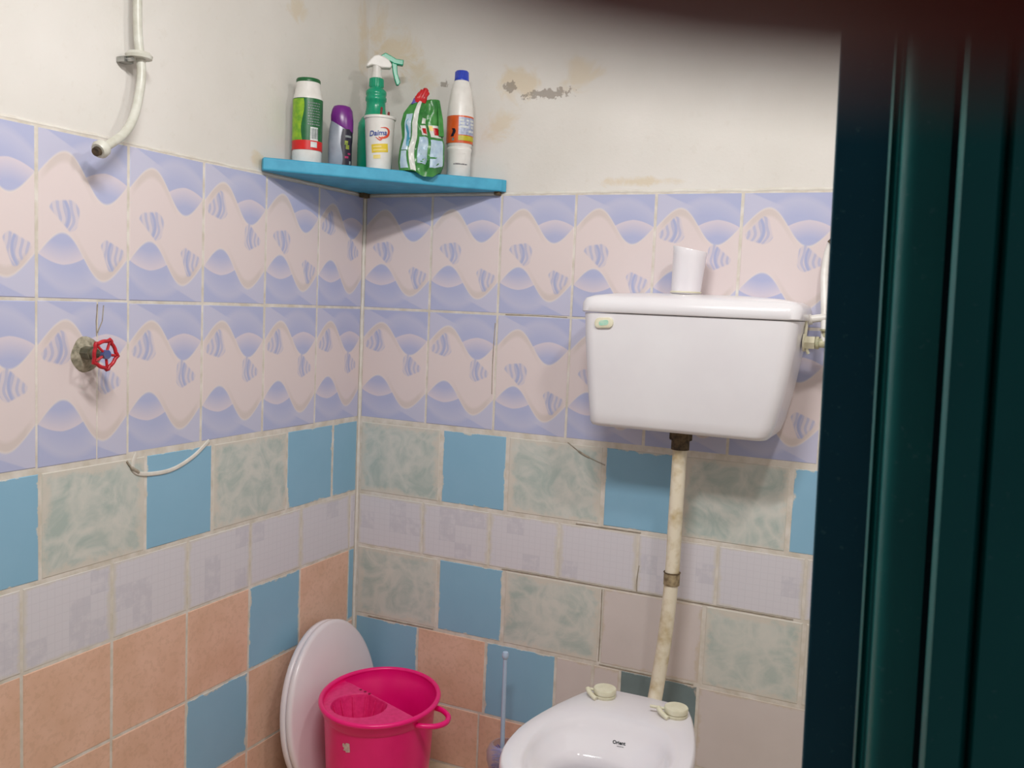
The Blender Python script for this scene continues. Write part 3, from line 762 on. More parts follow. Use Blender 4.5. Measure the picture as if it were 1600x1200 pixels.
# ---- white bleach bottle
M['blue_cap'] = speck('blue cap', (34, 66, 190), (28, 54, 170), scale=30, rough=0.35)
M['orange_label'] = speck('orange label', (224, 98, 40), (206, 84, 34), scale=40, rough=0.3)
M['olive_print'] = speck('olive yellow print', (196, 186, 40), (170, 164, 36), scale=60, rough=0.35)
M['silver_print'] = speck('silver blue print', (190, 196, 216), (140, 152, 184), scale=140, rough=0.3)
t = thing('bleach_bottle', 'tall white bottle with blue cap and orange label, rightmost on the shelf', 'bottle', (0.317, -0.054, ST), RZ)
prof = [(0.028, 0), (0.0300, 0.003), (0.0300, 0.062), (0.0315, 0.067), (0.0315, 0.072), (0.0290, 0.075), (0.0318, 0.080), (0.0332, 0.088), (0.0335, 0.150), (0.0325, 0.170), (0.0295, 0.195), (0.0255, 0.218), (0.0205, 0.234), (0.0175, 0.240), (0.016, 0.246)]
bm = bmesh.new(); lathe(bm, prof, 44); obj('body', bm, M['white_plastic'], t, smooth=True, sharp=60)
bm = bmesh.new()
lathe(bm, [(0.0182, 0.240), (0.0185, 0.243), (0.0172, 0.246), (0.0166, 0.262), (0.015, 0.2645), (0.008, 0.265)], 28)
for k in range(20):
    a = 2 * PI * k / 20; rod(bm, (0.0172 * math.cos(a), 0.0172 * math.sin(a), 0.246), (0.0166 * math.cos(a), 0.0166 * math.sin(a), 0.262), 0.0009, 5)
obj('cap', bm, M['blue_cap'], t, smooth=True)
rf = lambda z: 0.0333 if z < .088 else 0.0336
bm = bmesh.new(); curved_patch(bm, rf, -110, 110, 0.083, 0.150, 0.0004, 34, 6); lb = obj('label', bm, M['orange_label'], t, smooth=True, label='orange wrapped label')
bm = bmesh.new(); curved_patch(bm, rf, -14, 70, 0.103, 0.146, 0.001, 16, 3); ip = obj('info_panel', bm, M['silver_print'], lb, smooth=True)
bm = bmesh.new(); curved_patch(bm, rf, -14, 72, 0.089, 0.101, 0.001, 16, 2); obj('olive_band', bm, M['olive_print'], lb, smooth=True)
bm = bmesh.new(); curved_patch(bm, rf, -44, -30, 0.098, 0.118, 0.001, 6, 4, wave=lambda z: 5 * math.sin(z * 240)); obj('dark_print', bm, M['black_print'], lb)
bm = bmesh.new(); curved_patch(bm, rf, -42, -32, 0.088, 0.095, 0.001, 6, 4); obj('dark_print', bm, M['grey_print'], lb)
bm = bmesh.new()
for (zz, x0, x1) in ((0.138, -8, 8), (0.138, 18, 30), (0.138, 38, 60), (0.130, -6, 10), (0.130, 20, 26), (0.130, 40, 62), (0.122, -8, 30), (0.122, 44, 58), (0.112, 30, 44), (0.112, 50, 60)):
    curved_patch(bm, rf, x0, x1, zz - 0.002, zz + 0.003, 0.0014, 4, 1)
obj('small_print', bm, M['white_print'], lb, kind='stuff')
bm = bmesh.new(); x = -34
while x < 36:
    wd = random.uniform(2, 5); curved_patch(bm, lambda z: 0.0301, x, x + wd, 0.0295, 0.0325 + random.uniform(-.0006, .0006), 0.0005, 2, 1); x += wd + 2
obj('stamped_date', bm, M['black_print'], t)
bm = bmesh.new()
for a0, a1, z0, z1 in ((-16, -14, 0.034, 0.058), (24, 26, 0.034, 0.058), (-16, 26, 0.057, 0.0585), (-16, 26, 0.034, 0.0355)): curved_patch(bm, lambda z: 0.0301, a0, a1, z0, z1, 0.0006, 8, 2)
obj('embossed_panel', bm, M['paper_white'], t)

# ---------------------------------------------------------------- cistern
M['ceramic'] = speck('white glazed ceramic', (232, 228, 232), (228, 223, 228), scale=6, rough=0.10, spec=0.6)
M['cistern_plastic'] = speck('white cistern plastic', (232, 230, 233), (227, 224, 228), scale=6, rough=0.24, spec=0.5)
t = thing('cistern', 'white plastic toilet cistern with domed lid hung on the tiled wall', 'cistern', (0.955, 0, 1.0))
x0 = 0.955
def cr(z, l, r, yf, rad): return rrect(l - x0, r - x0, yf, -0.0006, rad, z - 1.0, 7)
bm = bmesh.new(); loft(bm, [cr(0.997, 0.752, 1.132, -0.165, .02), cr(1.000, 0.745, 1.140, -0.176, .025), cr(1.008, 0.741, 1.147, -0.181, .028), cr(1.03, 0.739, 1.156, -0.184, .03), cr(1.10, 0.732, 1.172, -0.189, .03), cr(1.20, 0.724, 1.188, -0.194, .03), cr(1.254, 0.721, 1.194, -0.196, .03)])
tk = obj('tank', bm, M['cistern_plastic'], t, smooth=True, sharp=50)
bm = bmesh.new(); loft(bm, [cr(1.2555, 0.717, 1.198, -0.199, .032), cr(1.258, 0.715, 1.200, -0.2015, .033), cr(1.276, 0.716, 1.199, -0.2005, .033), cr(1.287, 0.721, 1.194, -0.194, .032), cr(1.294, 0.736, 1.180, -0.178, .03), cr(1.300, 0.775, 1.140, -0.145, .03), cr(1.304, 0.84, 1.07, -0.10, .02)])
obj('lid', bm, M['cistern_plastic'], t, smooth=True, sharp=50)
M['cream_plastic'] = speck('aged cream plastic', (228, 224, 200), (214, 208, 180), scale=40, rough=0.4)
M['mint_print'] = speck('mint print', (160, 212, 190), (190, 220, 200), scale=120, rough=0.5)
ba = t
def oval(bm, cx, cy, cz, a, b_, d, n=24):
    loft(bm, [[(cx + a * math.cos(2 * PI * j / n) * k, cy - y, cz + b_ * math.sin(2 * PI * j / n) * k) for j in range(n)] for k, y in ((1, 0), (1, d * 0.6), (0.85, d))])
cxl = 0.7765 - x0; czl = 0.2325
bm = bmesh.new()
pts = rrect(-0.0215, 0.0215, -0.0115, 0.0115, 0.0105, 0, 6)
def badge(k, y): return [(cxl + p[0] * k, -y, czl + p[1] * k + p[0] * 0.06) for p in pts]
loft(bm, [badge(1, 0.193), badge(1, 0.1995), badge(0.86, 0.2005)]); bd = obj('badge', bm, M['cream_plastic'], t, smooth=True, label='cream oval badge')
bm = bmesh.new(); loft(bm, [badge(0.55, 0.2000), badge(0.5, 0.2009)]); obj('badge_print', bm, M['mint_print'], bd)
# outlet nut and flush pipe
M['pipe_cream'] = speck('stained cream pipe', (232, 222, 200), (196, 176, 134), scale=26, rough=0.5, bmp=0.2, lo=0.45, hi=0.72)
M['rust_dark'] = speck('rust and mould stain', (104, 86, 62), (60, 50, 38), scale=70, rough=0.85, bmp=0.5, lo=0.4, hi=0.6)
M['pipe_brown'] = speck('stained coupling', (176, 158, 124), (110, 92, 66), scale=60, rough=0.7, bmp=0.3)
p = thing('flush_pipe', 'stained cream flush pipe running down the wall from the cistern to the toilet pan', 'pipe', (0.938, -0.100, 0.33))
def rel(P_, o): return [Vector(q) - Vector(o) for q in P_]
o_ = (0.938, -0.100, 0.33)
bm = bmesh.new(); tube(bm, smooth_path(rel([(0.940, -0.10, 0.955), (0.9385, -0.100, 0.80), (0.938, -0.10, 0.66), (0.932, -0.105, 0.52), (0.925, -0.118, 0.42), (0.9235, -0.136, 0.372), (0.924, -0.165, 0.345), (0.925, -0.205, 0.335)], o_), 7), 0.0165, 20)
obj('pipe', bm, M['pipe_cream'], p, smooth=True)
bm = bmesh.new(); rod(bm, (0.002, 0, 0.622), (0.002, 0, 0.644), 0.0205, 20); rod(bm, (0.002, 0, 0.644), (0.002, 0, 0.668), 0.0245, 20)
for k in range(10):
    a = 2 * PI * k / 10; rod(bm, (0.002 + 0.0235 * math.cos(a), 0.0235 * math.sin(a), 0.645), (0.002 + 0.0235 * math.cos(a), 0.0235 * math.sin(a), 0.666), 0.003, 6)
obj('outlet_nut', bm, M['rust_dark'], p, smooth=True, label='rust stained outlet nut')
bm = bmesh.new(); rod(bm, (0, 0, 0.307), (0.0, 0, 0.336), 0.0185, 20); obj('coupling', bm, M['pipe_brown'], p, smooth=True, label='brown stained coupling')
bm = bmesh.new(); tube(bm, [(0.0185 * math.cos(2 * PI * k / 20), 0.0185 * math.sin(2 * PI * k / 20), 0.336) for k in range(20)], 0.0014, 6, closed=True); obj('seal_ring', bm, M['rust_dark'], p, smooth=True)
# small cup on the lid
c = thing('white_cup', 'plain white tapered cup leaning on top of the cistern lid', 'cup', (0.925, -0.072, 1.3045))
bm = bmesh.new(); lathe(bm, [(0.0300, 0.0), (0.0335, 0.0005), (0.0345, 0.004), (0.0335, 0.007), (0.0345, 0.030), (0.0375, 0.085), (0.0385, 0.100), (0.0375, 0.102), (0.0365, 0.100), (0.0330, 0.010), (0.0300, 0.004)], 36)
for vv in bm.verts:
    vv.co.z = vv.co.z * (1 - 0.07 * (vv.co.x / 0.038) * (vv.co.z / 0.1)); vv.co.x += 0.05 * vv.co.z
obj('cup_body', bm, M['ceramic'], c, smooth=True)
bm = bmesh.new(); tube(bm, [(0.0335 * math.cos(2 * PI * k / 30), 0.0335 * math.sin(2 * PI * k / 30), 0.004) for k in range(30)], 0.0022, 8, closed=True); obj('foot_ring', bm, M['cream_plastic'], c, smooth=True)
# inlet valve and hoses, right of cistern
M['brass_old'] = speck('limed brass', (206, 200, 166), (160, 158, 128), scale=60, rough=0.5, spec=0.5, bmp=0.3)
M['hose_white'] = speck('white hose', (234, 232, 228), (222, 218, 212), scale=30, rough=0.35)
v_ = thing('inlet_valve', 'limescaled inlet valve with nut on the right side of the cistern', 'valve', (1.20, -0.09, 1.21))
bm = bmesh.new(); rod(bm, (-0.006, 0, 0.0), (0.016, 0, 0.0), 0.015, 6)
rod(bm, (-0.008, 0, 0.0), (-0.004, 0, 0.0), 0.020, 20); obj('nut', bm, M['cream_plastic'], v_, smooth=True)
bm = bmesh.new(); rod(bm, (0.014, 0, 0), (0.05, 0, 0.0), 0.010, 16); rod(bm, (0.018, 0, 0), (0.024, 0, 0.0), 0.0135, 16); rod(bm, (0.045, 0, 0), (0.062, 0, 0.0), 0.0145, 6)
obj('valve_body', bm, M['brass_old'], v_, smooth=True)
bm = bmesh.new(); rod(bm, (0.036, 0, -0.002), (0.036, 0, 0.026), 0.006, 12); rod(bm, (0.036, 0, 0.026), (0.036, 0, 0.030), 0.012, 12); obj('stem', bm, M['brass_old'], v_, smooth=True)
bm = bmesh.new(); tube(bm, smooth_path([(-0.008, 0.0, 0.056), (-0.004, -0.004, 0.035), (-0.004, -0.006, 0.012), (0.0, -0.002, -0.014), (0.004, 0, -0.024)], 5), 0.0035, 8)
obj('seal_string', bm, M['cream_plastic'], v_, smooth=True)
h = thing('overflow_pipe', 'short white overflow pipe leaving the cistern to the right above the valve', 'pipe', (1.20, -0.07, 1.262))
bm = bmesh.new(); tube(bm, smooth_path([(-0.006, 0, -0.004), (0.02, 0, 0.001), (0.06, 0, 0.004), (0.12, 0.01, 0.003), (0.2, 0.03, 0.0)], 6), 0.0085, 14); obj('pipe', bm, M['hose_white'], h, smooth=True)
bm = bmesh.new(); rod(bm, (-0.004, 0, -0.004), (0.004, 0, -0.002), 0.0115, 14); obj('collar', bm, M['hose_white'], h, smooth=True)
h = thing('supply_hose', 'white supply hose curving down the wall beside the green door frame', 'hose', (1.226, -0.03, 1.43))
bm = bmesh.new(); tube(bm, smooth_path([(0.035, 0, 0.03), (0.005, -0.002, 0.0), (-0.006, -0.006, -0.06), (0.002, -0.03, -0.15), (0.010, -0.062, -0.219)], 8), 0.0085, 14); obj('hose', bm, M['hose_white'], h, smooth=True)
bm = bmesh.new(); rod(bm, (0.002, -0.006, -0.008), (0.016, -0.004, 0.006), 0.0105, 14); obj('clip', bm, M['rust_dark'], h, smooth=True)

# ---------------------------------------------------------------- toilet pan
CX = 0.925
def mirror_outline(half, z, n=48, cx=0.0):
    P_ = smooth_path([(a, b_, 0) for a, b_ in half], 10)
    full = P_ + [Vector((-q.x, q.y, 0)) for q in reversed(P_[1:-1])]
    L_ = [0]; m_ = len(full)
    for i in range(m_): L_.append(L_[-1] + (full[(i + 1) % m_] - full[i]).length)
    out = []; tot = L_[-1]; k = 0
    for j in range(n):
        d = tot * j / n
        while L_[k + 1] < d: k += 1
        f = (d - L_[k]) / max(L_[k + 1] - L_[k], 1e-9); q = full[k].lerp(full[(k + 1) % m_], f)
        out.append((q.x + cx, q.y, z))
    return out
def inset(half, d, cy):
    out = []
    for a, b_ in half:
        v_ = Vector((a, b_ - cy)); l = v_.length; v_ = v_ * ((l - d) / l) if l > 1e-6 else v_
        out.append((v_.x if a else 0.0, v_.y + cy))
    return out
rim = [(0, -0.240), (0.06, -0.242), (0.098, -0.250), (0.117, -0.278), (0.139, -0.34), (0.159, -0.41), (0.172, -0.48), (0.175, -0.54), (0.165, -0.62), (0.130, -0.69), (0.07, -0.735), (0, -0.750)]
opn = [(0, -0.405), (0.060, -0.410), (0.105, -0.44), (0.128, -0.50), (0.129, -0.56), (0.112, -0.63), (0.075, -0.685), (0.035, -0.708), (0, -0.715)]
foot = [(0, -0.20), (0.06, -0.202), (0.10, -0.23), (0.115, -0.32), (0.115, -0.45), (0.10, -0.58), (0.06, -0.65), (0.03, -0.665), (0, -0.67)]
tp = thing('toilet_pan', 'white ceramic toilet bowl without its seat below the cistern', 'toilet', (CX, 0, 0))
def blend(a, b_, f):
    return [(p[0] + (q[0] - p[0]) * f, p[1] + (q[1] - p[1]) * f, 0) for p, q in zip(a, b_)]
F = mirror_outline(foot, 0); Rm = mirror_outline(rim, 0); Op = mirror_outline(opn, 0)
def at(r, z): return [(a, b_, z) for a, b_, _ in r]
def sc(r, f, cy=-0.56): return [(a * f, cy + (b_ - cy) * f, 0) for a, b_, _ in r]
bm = bmesh.new()
hole = mirror_outline([(0, -0.478), (0.055, -0.490), (0.085, -0.53), (0.085, -0.58), (0.055, -0.64), (0, -0.665)], 0)
rings = [at(F, 0.001), at(sc(F, 0.97, -0.43), 0.015), at(sc(F, 0.82, -0.40), 0.10), at(blend(F, Rm, 0.35), 0.20), at(blend(F, Rm, 0.75), 0.30), at(sc(Rm, 0.955), 0.37), at(sc(Rm, 0.985), 0.395),
         at(Rm, 0.404), at(Rm, 0.414), at(sc(Rm, 0.985), 0.4225), at(sc(Rm, 0.965), 0.4255), at(blend(Rm, Op, 0.75), 0.4250), at(sc(Op, 1.01), 0.4215), at(sc(Op, 0.97), 0.412), at(blend(Op, hole, 0.35), 0.400), at(blend(Op, hole, 0.75), 0.388), at(hole, 0.378), at(sc(hole, 0.97, -0.58), 0.362), at(sc(hole, 0.93, -0.58), 0.30), at(sc(hole, 0.6, -0.58), 0.22), at(sc(hole, 0.3, -0.58), 0.17)]
loft(bm, rings); pan = obj('bowl', bm, M['ceramic'], tp, smooth=True, sharp=85)
M['water'] = speck('bowl water', (120, 126, 124), (100, 106, 104), scale=10, rough=0.05)
bm = bmesh.new(); loft(bm, [at(sc(hole, 0.80, -0.58), 0.262), at(sc(hole, 0.80, -0.58), 0.265)]); obj('water', bm, M['water'], tp)
bm = bmesh.new(); rod(bm, (0, -0.245, 0.335), (0, -0.195, 0.335), 0.026, 20); obj('inlet_spout', bm, M['ceramic'], tp, smooth=True)
# Orient mark on the inner back slope
M['ink'] = speck('black green ink', (32, 44, 46), (20, 30, 32), scale=90, rough=0.4)
def slope_z(x, y):     # follow the inner slope rings: interpolate between opening and hole rim
    f = min(max((-0.405 - y) / (0.047), 0), 1)
    return 0.414 + (0.345 - 0.414) * f
bpy.context.view_layer.update()
from mathutils.bvhtree import BVHTree
bvh = BVHTree.FromObject(pan, bpy.context.evaluated_depsgraph_get())
def on_bowl(origin, right, down):
    def fn(x, y):
        p0 = origin + right * x - down * y
        d = (p0 - (CAM - Vector((CX, 0, 0)))).normalized()
        hit = bvh.ray_cast(CAM - Vector((CX, 0, 0)), d)
        return (hit[0] + hit[1] * 0.0006) if hit[0] is not None else p0
    return fn
org = Vector((0.926, -0.405, 0.385)) - Vector((CX, 0, 0))
fnb = on_bowl(org, Vector((0.985, 0.17, 0)).normalized(), Vector((0.10, -0.42, -0.9)).normalized())
text_on('Orient', 0.0095, M['ink'], tp, fnb, bold=0.0003)
text_on('ceramics', 0.0040, M['ink'], tp, lambda x, y: fnb(x + 0.003, y - 0.0065), bold=0.0)
# seat bolts
for k, (hx, hy) in enumerate(((0.854, -0.293), (1.016, -0.308))):
    s = bpy.data.objects.new('hinge_bolt', None); C.objects.link(s); s.parent = tp; s.location = (hx - CX, hy, 0.4245); s.rotation_euler = (0, 0, 0.1)
    bm = bmesh.new(); lathe(bm, [(0.0235, -0.0005), (0.0245, 0.001), (0.0245, 0.006), (0.0225, 0.0075), (0.0245, 0.009), (0.0250, 0.018), (0.0235, 0.020), (0.010, 0.0205)], 32); obj('bolt_cap', bm, M['cream_plastic'], s, smooth=True)
    bm = bmesh.new(); tube(bm, smooth_path([(-0.036, -0.010, 0.016), (-0.030, -0.018, 0.012), (-0.018, -0.026, 0.006), (-0.012, -0.029, 0.004)], 5), 0.0052, 10); obj('bolt_arm', bm, M['cream_plastic'], s, smooth=True)
    bm = bmesh.new(); rod(bm, (-0.034 - (0.02 if k else 0), -0.006, 0.014), (-0.018, -0.002, 0.012), 0.0032, 10); obj('hinge_pin', bm, M['cream_plastic'], s, smooth=True)

# ---------------------------------------------------------------- toilet seat and lid leaning on the left wall
M['seat_plastic'] = speck('white seat plastic', (238, 228, 232), (234, 224, 228), scale=8, rough=0.25)
B = Vector((0.124, -0.252, 0.004)); T = Vector((0.0485, -0.178, 0.414))
U = (T - B).normalized(); V = Vector((0, 1, 0)); V = (V - U * V.dot(U)).normalized(); Nn = V.cross(U).normalized()
if Nn.x < 0: Nn = -Nn
st = thing('toilet_seat', 'detached white oval toilet seat with lid leaning on the left wall behind the pink bucket', 'toilet seat', tuple(B))
Ls = (T - B).length
def egg(f, y, wid=0.187, lo=0.0, hi=None):
    hi = hi or Ls; n = 56; out = []; cy = (lo + hi) / 2; hh = (hi - lo) / 2
    for j in range(n):
        a = 2 * PI * j / n; cx_, sx_ = math.cos(a), math.sin(a)
        k = 1.0 - 0.06 * sx_
        e_ = 1.0 if sx_ > 0 else 0.85
        x = wid * k * (abs(cx_) ** e_) * (1 if cx_ > 0 else -1); z = hh * sx_
        out.append(V * (x * f) + U * (cy + z * f) + Nn * y)
    return out
bm = bmesh.new(); loft(bm, [egg(0.955, -0.002), egg(0.985, -0.001), egg(1.0, 0.003), egg(1.0, 0.010), egg(0.985, 0.0145), egg(0.95, 0.0165), egg(0.6, 0.021), egg(0.2, 0.0225)])
obj('lid', bm, M['seat_plastic'], st, smooth=True, sharp=70)
bm = bmesh.new()
o1 = [egg(0.985, -0.0035), egg(1.0, -0.007), egg(1.0, -0.017), egg(0.97, -0.021), egg(0.72, -0.021), egg(0.68, -0.017), egg(0.68, -0.007), egg(0.70, -0.0035)]
o1.append(o1[0]); vs = [[bm.verts.new(q) for q in r_] for r_ in o1[:-1]]
for i in range(len(vs)):
    a, b_ = vs[i], vs[(i + 1) % len(vs)]
    for j in range(56): bm.faces.new((a[j], a[(j + 1) % 56], b_[(j + 1) % 56], b_[j]))
obj('seat_ring', bm, M['seat_plastic'], st, smooth=True, sharp=70)
for sx in (-0.07, 0.07):
    bm = bmesh.new(); a = V * sx + U * 0.018 + Nn * -0.012; rod(bm, a - V * 0.02, a + V * 0.02, 0.008, 14); obj('hinge', bm, M['cream_plastic'], st, smooth=True)

# ---------------------------------------------------------------- pink mop bucket
M['pink'] = speck('hot pink plastic', (250, 18, 126), (242, 12, 118), scale=12, rough=0.3)
BC = (0.277, -0.283); ANG = math.radians(18)
bk = thing('mop_bucket', 'bright pink oval mop bucket with a wringer basket in front of the toilet seat', 'bucket', (BC[0], BC[1], 0), ANG)
# local x = minor axis direction, local y = major
A_, B_ = 0.143, 0.171
def bel(f, z, n=64, g=0.0): return [((A_ * f + g) * math.cos(2 * PI * j / n), (B_ * f + g) * math.sin(2 * PI * j / n), z) for j in range(n)]
bm = bmesh.new(); loft(bm, [bel(0.80, 0.0), bel(0.82, 0.004), bel(0.88, 0.14), bel(0.925, 0.262), bel(0.93, 0.266), bel(0.955, 0.270), bel(0.965, 0.292), bel(0.95, 0.2925), bel(0.94, 0.27), bel(0.90, 0.262), bel(0.86, 0.14), bel(0.79, 0.012)], cap1=True)
obj('bucket_body', bm, M['pink'], bk, smooth=True, sharp=50)
bm = bmesh.new(); tube(bm, bel(0.985, 0.294), 0.0062, 12, closed=True); obj('rim', bm, M['pink'], bk, smooth=True)
# wringer: plate filling the camera-left part of the mouth, with a round sieve basket
ca, sa = math.cos(-ANG), math.sin(-ANG)
def loc2(p): x, y = p[0] - BC[0], p[1] - BC[1]; return Vector((x * ca - y * sa, x * sa + y * ca))
d0, d1 = loc2((0.189, -0.243)), loc2((0.369, -0.309))
dn = Vector((-(d1 - d0).y, (d1 - d0).x)).normalized()
cb = loc2((0.252, -0.338))
if (cb - d0).dot(dn) < 0: dn = -dn
poly = []
for j in range(120):
    a = 2 * PI * j / 120; q = Vector((A_ * 0.955 * math.cos(a), B_ * 0.955 * math.sin(a)))
    poly.append((q, (q - d0).dot(dn)))
ins = [i for i in range(120) if poly[i][1] > 0]
start = next(i for i in ins if poly[i - 1][1] <= 0)
outer = [poly[(start + k) % 120][0] for k in range(len(ins))]
rb = 0.066
ctr = cb
n_o = len(outer)
# plate ring between outer boundary (arc + chord) and basket mouth
full = outer + [outer[-1].lerp(outer[0], (k + 1) / 21) for k in range(20)]
def ray_hit(a):
    d = Vector((math.cos(a), math.sin(a))); best = None
    for i in range(len(full)):
        p0, p1 = full[i], full[(i + 1) % len(full)]; e_ = p1 - p0
        den = d.x * e_.y - d.y * e_.x
        if abs(den) < 1e-12: continue
        w_ = p0 - ctr; tt = (w_.x * e_.y - w_.y * e_.x) / den; uu = (w_.x * d.y - w_.y * d.x) / den
        if tt > 0 and -1e-6 <= uu <= 1 + 1e-6 and (best is None or tt < best): best = tt
    return best or 0.08
nn = 72; zp = 0.286
hits = [ray_hit(2 * PI * j / nn) for j in range(nn)]
def rg(fun, z): return [(ctr.x + fun(j) * math.cos(2 * PI * j / nn), ctr.y + fun(j) * math.sin(2 * PI * j / nn), z) for j in range(nn)]
rbj = lambda j: min(rb, hits[j] - 0.004)
bm = bmesh.new(); loft(bm, [rg(lambda j: hits[j], zp - 0.006), rg(lambda j: hits[j], zp), rg(lambda j: rbj(j) + 0.002, zp), rg(lambda j: rbj(j), zp - 0.003), rg(lambda j: rbj(j), zp - 0.008)], False, False)
M['pink_light'] = speck('pink wringer plastic', (240, 48, 128), (228, 30, 114), scale=90, rough=0.4)
wg = obj('wringer_plate', bm, M['pink_light'], bk, smooth=True)
bm = bmesh.new(); loft(bm, [rg(lambda j: rbj(j) * 0.995, zp - 0.004), rg(lambda j: rbj(j) * 0.8, zp - 0.05), rg(lambda j: rbj(j) * 0.55, zp - 0.09), rg(lambda j: rbj(j) * 0.5, zp - 0.093)], False, True)
bs = obj('wringer_basket', bm, M['pink_light'], bk, smooth=True)
bm = bmesh.new()
for k in range(12):
    a = 2 * PI * k / 12; j = int(a / (2 * PI) * nn) % nn; r0 = rbj(j)
    rod(bm, (ctr.x + r0 * 0.97 * math.cos(a), ctr.y + r0 * 0.97 * math.sin(a), zp - 0.006), (ctr.x + r0 * 0.54 * math.cos(a), ctr.y + r0 * 0.54 * math.sin(a), zp - 0.088), 0.0022, 6)
obj('basket_rib', bm, M['pink_light'], bs, smooth=True)
M['hole_dark'] = speck('dark pink drain hole', (150, 6, 64), (130, 4, 54), scale=30, rough=0.6)
bm = bmesh.new()
for k in range(3):
    q = loc2((0.205 + 0.016 * k, -0.262 - 0.004 * k)); lathe(bm, [(0.0036, zp - 0.001), (0.0036, zp + 0.0008)], 10, cx=q.x, cy=q.y)
obj('drain_holes', bm, M['hole_dark'], wg)
# two lug handles at the rim
for sgn in (1,):
    a0 = math.radians(-18)
    base = Vector((math.cos(a0), math.sin(a0), 0)) * sgn; side = Vector((-math.sin(a0), math.cos(a0), 0)) * sgn
    R0 = 0.138
    pts = [base * (R0 - 0.012) + side * -0.052 + Vector((0, 0, 0.272)), base * (R0 + 0.010) + side * -0.050 + Vector((0, 0, 0.272)), base * (R0 + 0.036) + side * -0.030 + Vector((0, 0, 0.270)), base * (R0 + 0.046) + Vector((0, 0, 0.269)), base * (R0 + 0.036) + side * 0.030 + Vector((0, 0, 0.270)), base * (R0 + 0.010) + side * 0.048 + Vector((0, 0, 0.272)), base * (R0 - 0.012) + side * 0.052 + Vector((0, 0, 0.272))]
    bm = bmesh.new(); tube(bm, smooth_path(pts, 6), 0.0066, 12); obj('handle', bm, M['pink'], bk, smooth=True)
# torn sticker remnant on the side facing the camera
M['sticker'] = speck('torn white sticker', (222, 200, 190), (200, 170, 165), scale=120, rough=0.7)
def stick_pt(u, v_):
    a = math.radians(-112 + u); f = 0.88 + (0.045 * (v_ - 0.14) / 0.122)
    return Vector(((A_ * f + 0.0008) * math.cos(a), (B_ * f + 0.0008) * math.sin(a), v_))
bm = bmesh.new(); bite = [(0, 0.238), (2.0, 0.241), (3.2, 0.237), (4.4, 0.243), (8.6, 0.243), (9.2, 0.222), (4.6, 0.219), (3.4, 0.223), (0.8, 0.222), (2.2, 0.229), (0.2, 0.231)]
bm.faces.new([bm.verts.new(stick_pt(u, v_)) for u, v_ in bite]); bmesh.ops.triangulate(bm, faces=bm.faces)
obj('sticker_remnant', bm, M['sticker'], bk, label='torn white sticker remnant')

# ---------------------------------------------------------------- toilet brush
M['brush_white'] = speck('pale blue white plastic', (186, 208, 232), (176, 198, 226), scale=20, rough=0.35)
M['bristle'] = speck('blue bristle', (26, 70, 200), (18, 52, 170), scale=120, rough=0.5)
m, nt, b = newmat('milky holder', 0.35, 0.5); v = coord(nt)
nt.links.new(mix(nt, noise(nt, v, 20), lin((206, 196, 214)), lin((196, 188, 206))), b.inputs['Base Color']); b.inputs['Alpha'].default_value = 0.28
M['milky'] = m
bx, by = 0.533, -0.10
t = thing('brush_holder', 'milky translucent toilet brush holder on the floor left of the toilet bowl', 'brush holder', (bx, by, 0.0))
bm = bmesh.new(); lathe(bm, [(0.045, 0.0), (0.05, 0.004), (0.044, 0.03), (0.036, 0.07), (0.037, 0.09), (0.044, 0.115), (0.045, 0.135), (0.038, 0.152), (0.030, 0.158), (0.028, 0.157), (0.036, 0.150), (0.043, 0.134), (0.042, 0.115), (0.035, 0.09), (0.034, 0.07), (0.042, 0.03), (0.045, 0.008)], 32)
obj('holder', bm, M['milky'], t, smooth=True)
t = thing('toilet_brush', 'toilet brush with pale blue rod handle and blue bristles standing in its holder', 'brush', (bx, by, 0.02))
bm = bmesh.new(); tube(bm, [(-0.004, 0, 0.06), (-0.006, 0, 0.2), (-0.007, 0.0, 0.360)], [0.0062, 0.0058, 0.0052], 14); lathe(bm, [(0.0052, 0.356), (0.0082, 0.360), (0.0088, 0.367), (0.0070, 0.374), (0.002, 0.376)], 16, cx=-0.007)
hd = obj('handle', bm, M['brush_white'], t, smooth=True)
bm = bmesh.new()
for k in range(260):
    z = 0.045 + 0.075 * random.random(); a = random.uniform(0, 2 * PI); L0 = 0.022 + 0.008 * random.random()
    d = Vector((math.cos(a), math.sin(a), random.uniform(-0.2, 0.4))).normalized(); p0 = Vector((-0.004, 0, z))
    rod(bm, p0, p0 + d * L0, 0.0011, 4)
obj('bristles', bm, M['bristle'], t, kind='stuff')

# ---------------------------------------------------------------- shower arm and valve on the left wall
M['arm_white'] = speck('white shower arm', (216, 216, 206), (196, 194, 180), scale=30, rough=0.35)
M['chrome'] = speck('dull chrome', (190, 190, 186), (150, 150, 146), scale=60, rough=0.3, metal=0.8)
t = thing('shower_arm', 'white curved shower arm clipped to the left wall with a bare threaded end', 'shower arm', (0.03, -0.82, 1.69))
o_ = (0.03, -0.82, 1.69)
bm = bmesh.new()
P_ = [(0.022, -0.815, 2.40), (0.022, -0.815, 2.1), (0.024, -0.817, 1.90), (0.026, -0.818, 1.76), (0.030, -0.812, 1.68), (0.034, -0.822, 1.63), (0.040, -0.840, 1.587), (0.047, -0.868, 1.552), (0.054, -0.905, 1.527), (0.058, -0.928, 1.514)]
tube(bm, smooth_path(rel(P_, o_), 7), 0.0085, 16); obj('arm', bm, M['arm_white'], t, smooth=True)
bm = bmesh.new(); e0 = Vector(P_[-1]) - Vector(o_); dr_ = (Vector(P_[-1]) - Vector(P_[-2])).normalized()
tube(bm, [e0 - dr_ * 0.010, e0 - dr_ * 0.004, e0 + dr_ * 0.006, e0 + dr_ * 0.012], [0.010, 0.0155, 0.0165, 0.013], 16); obj('end_cup', bm, M['arm_white'], t, smooth=True)
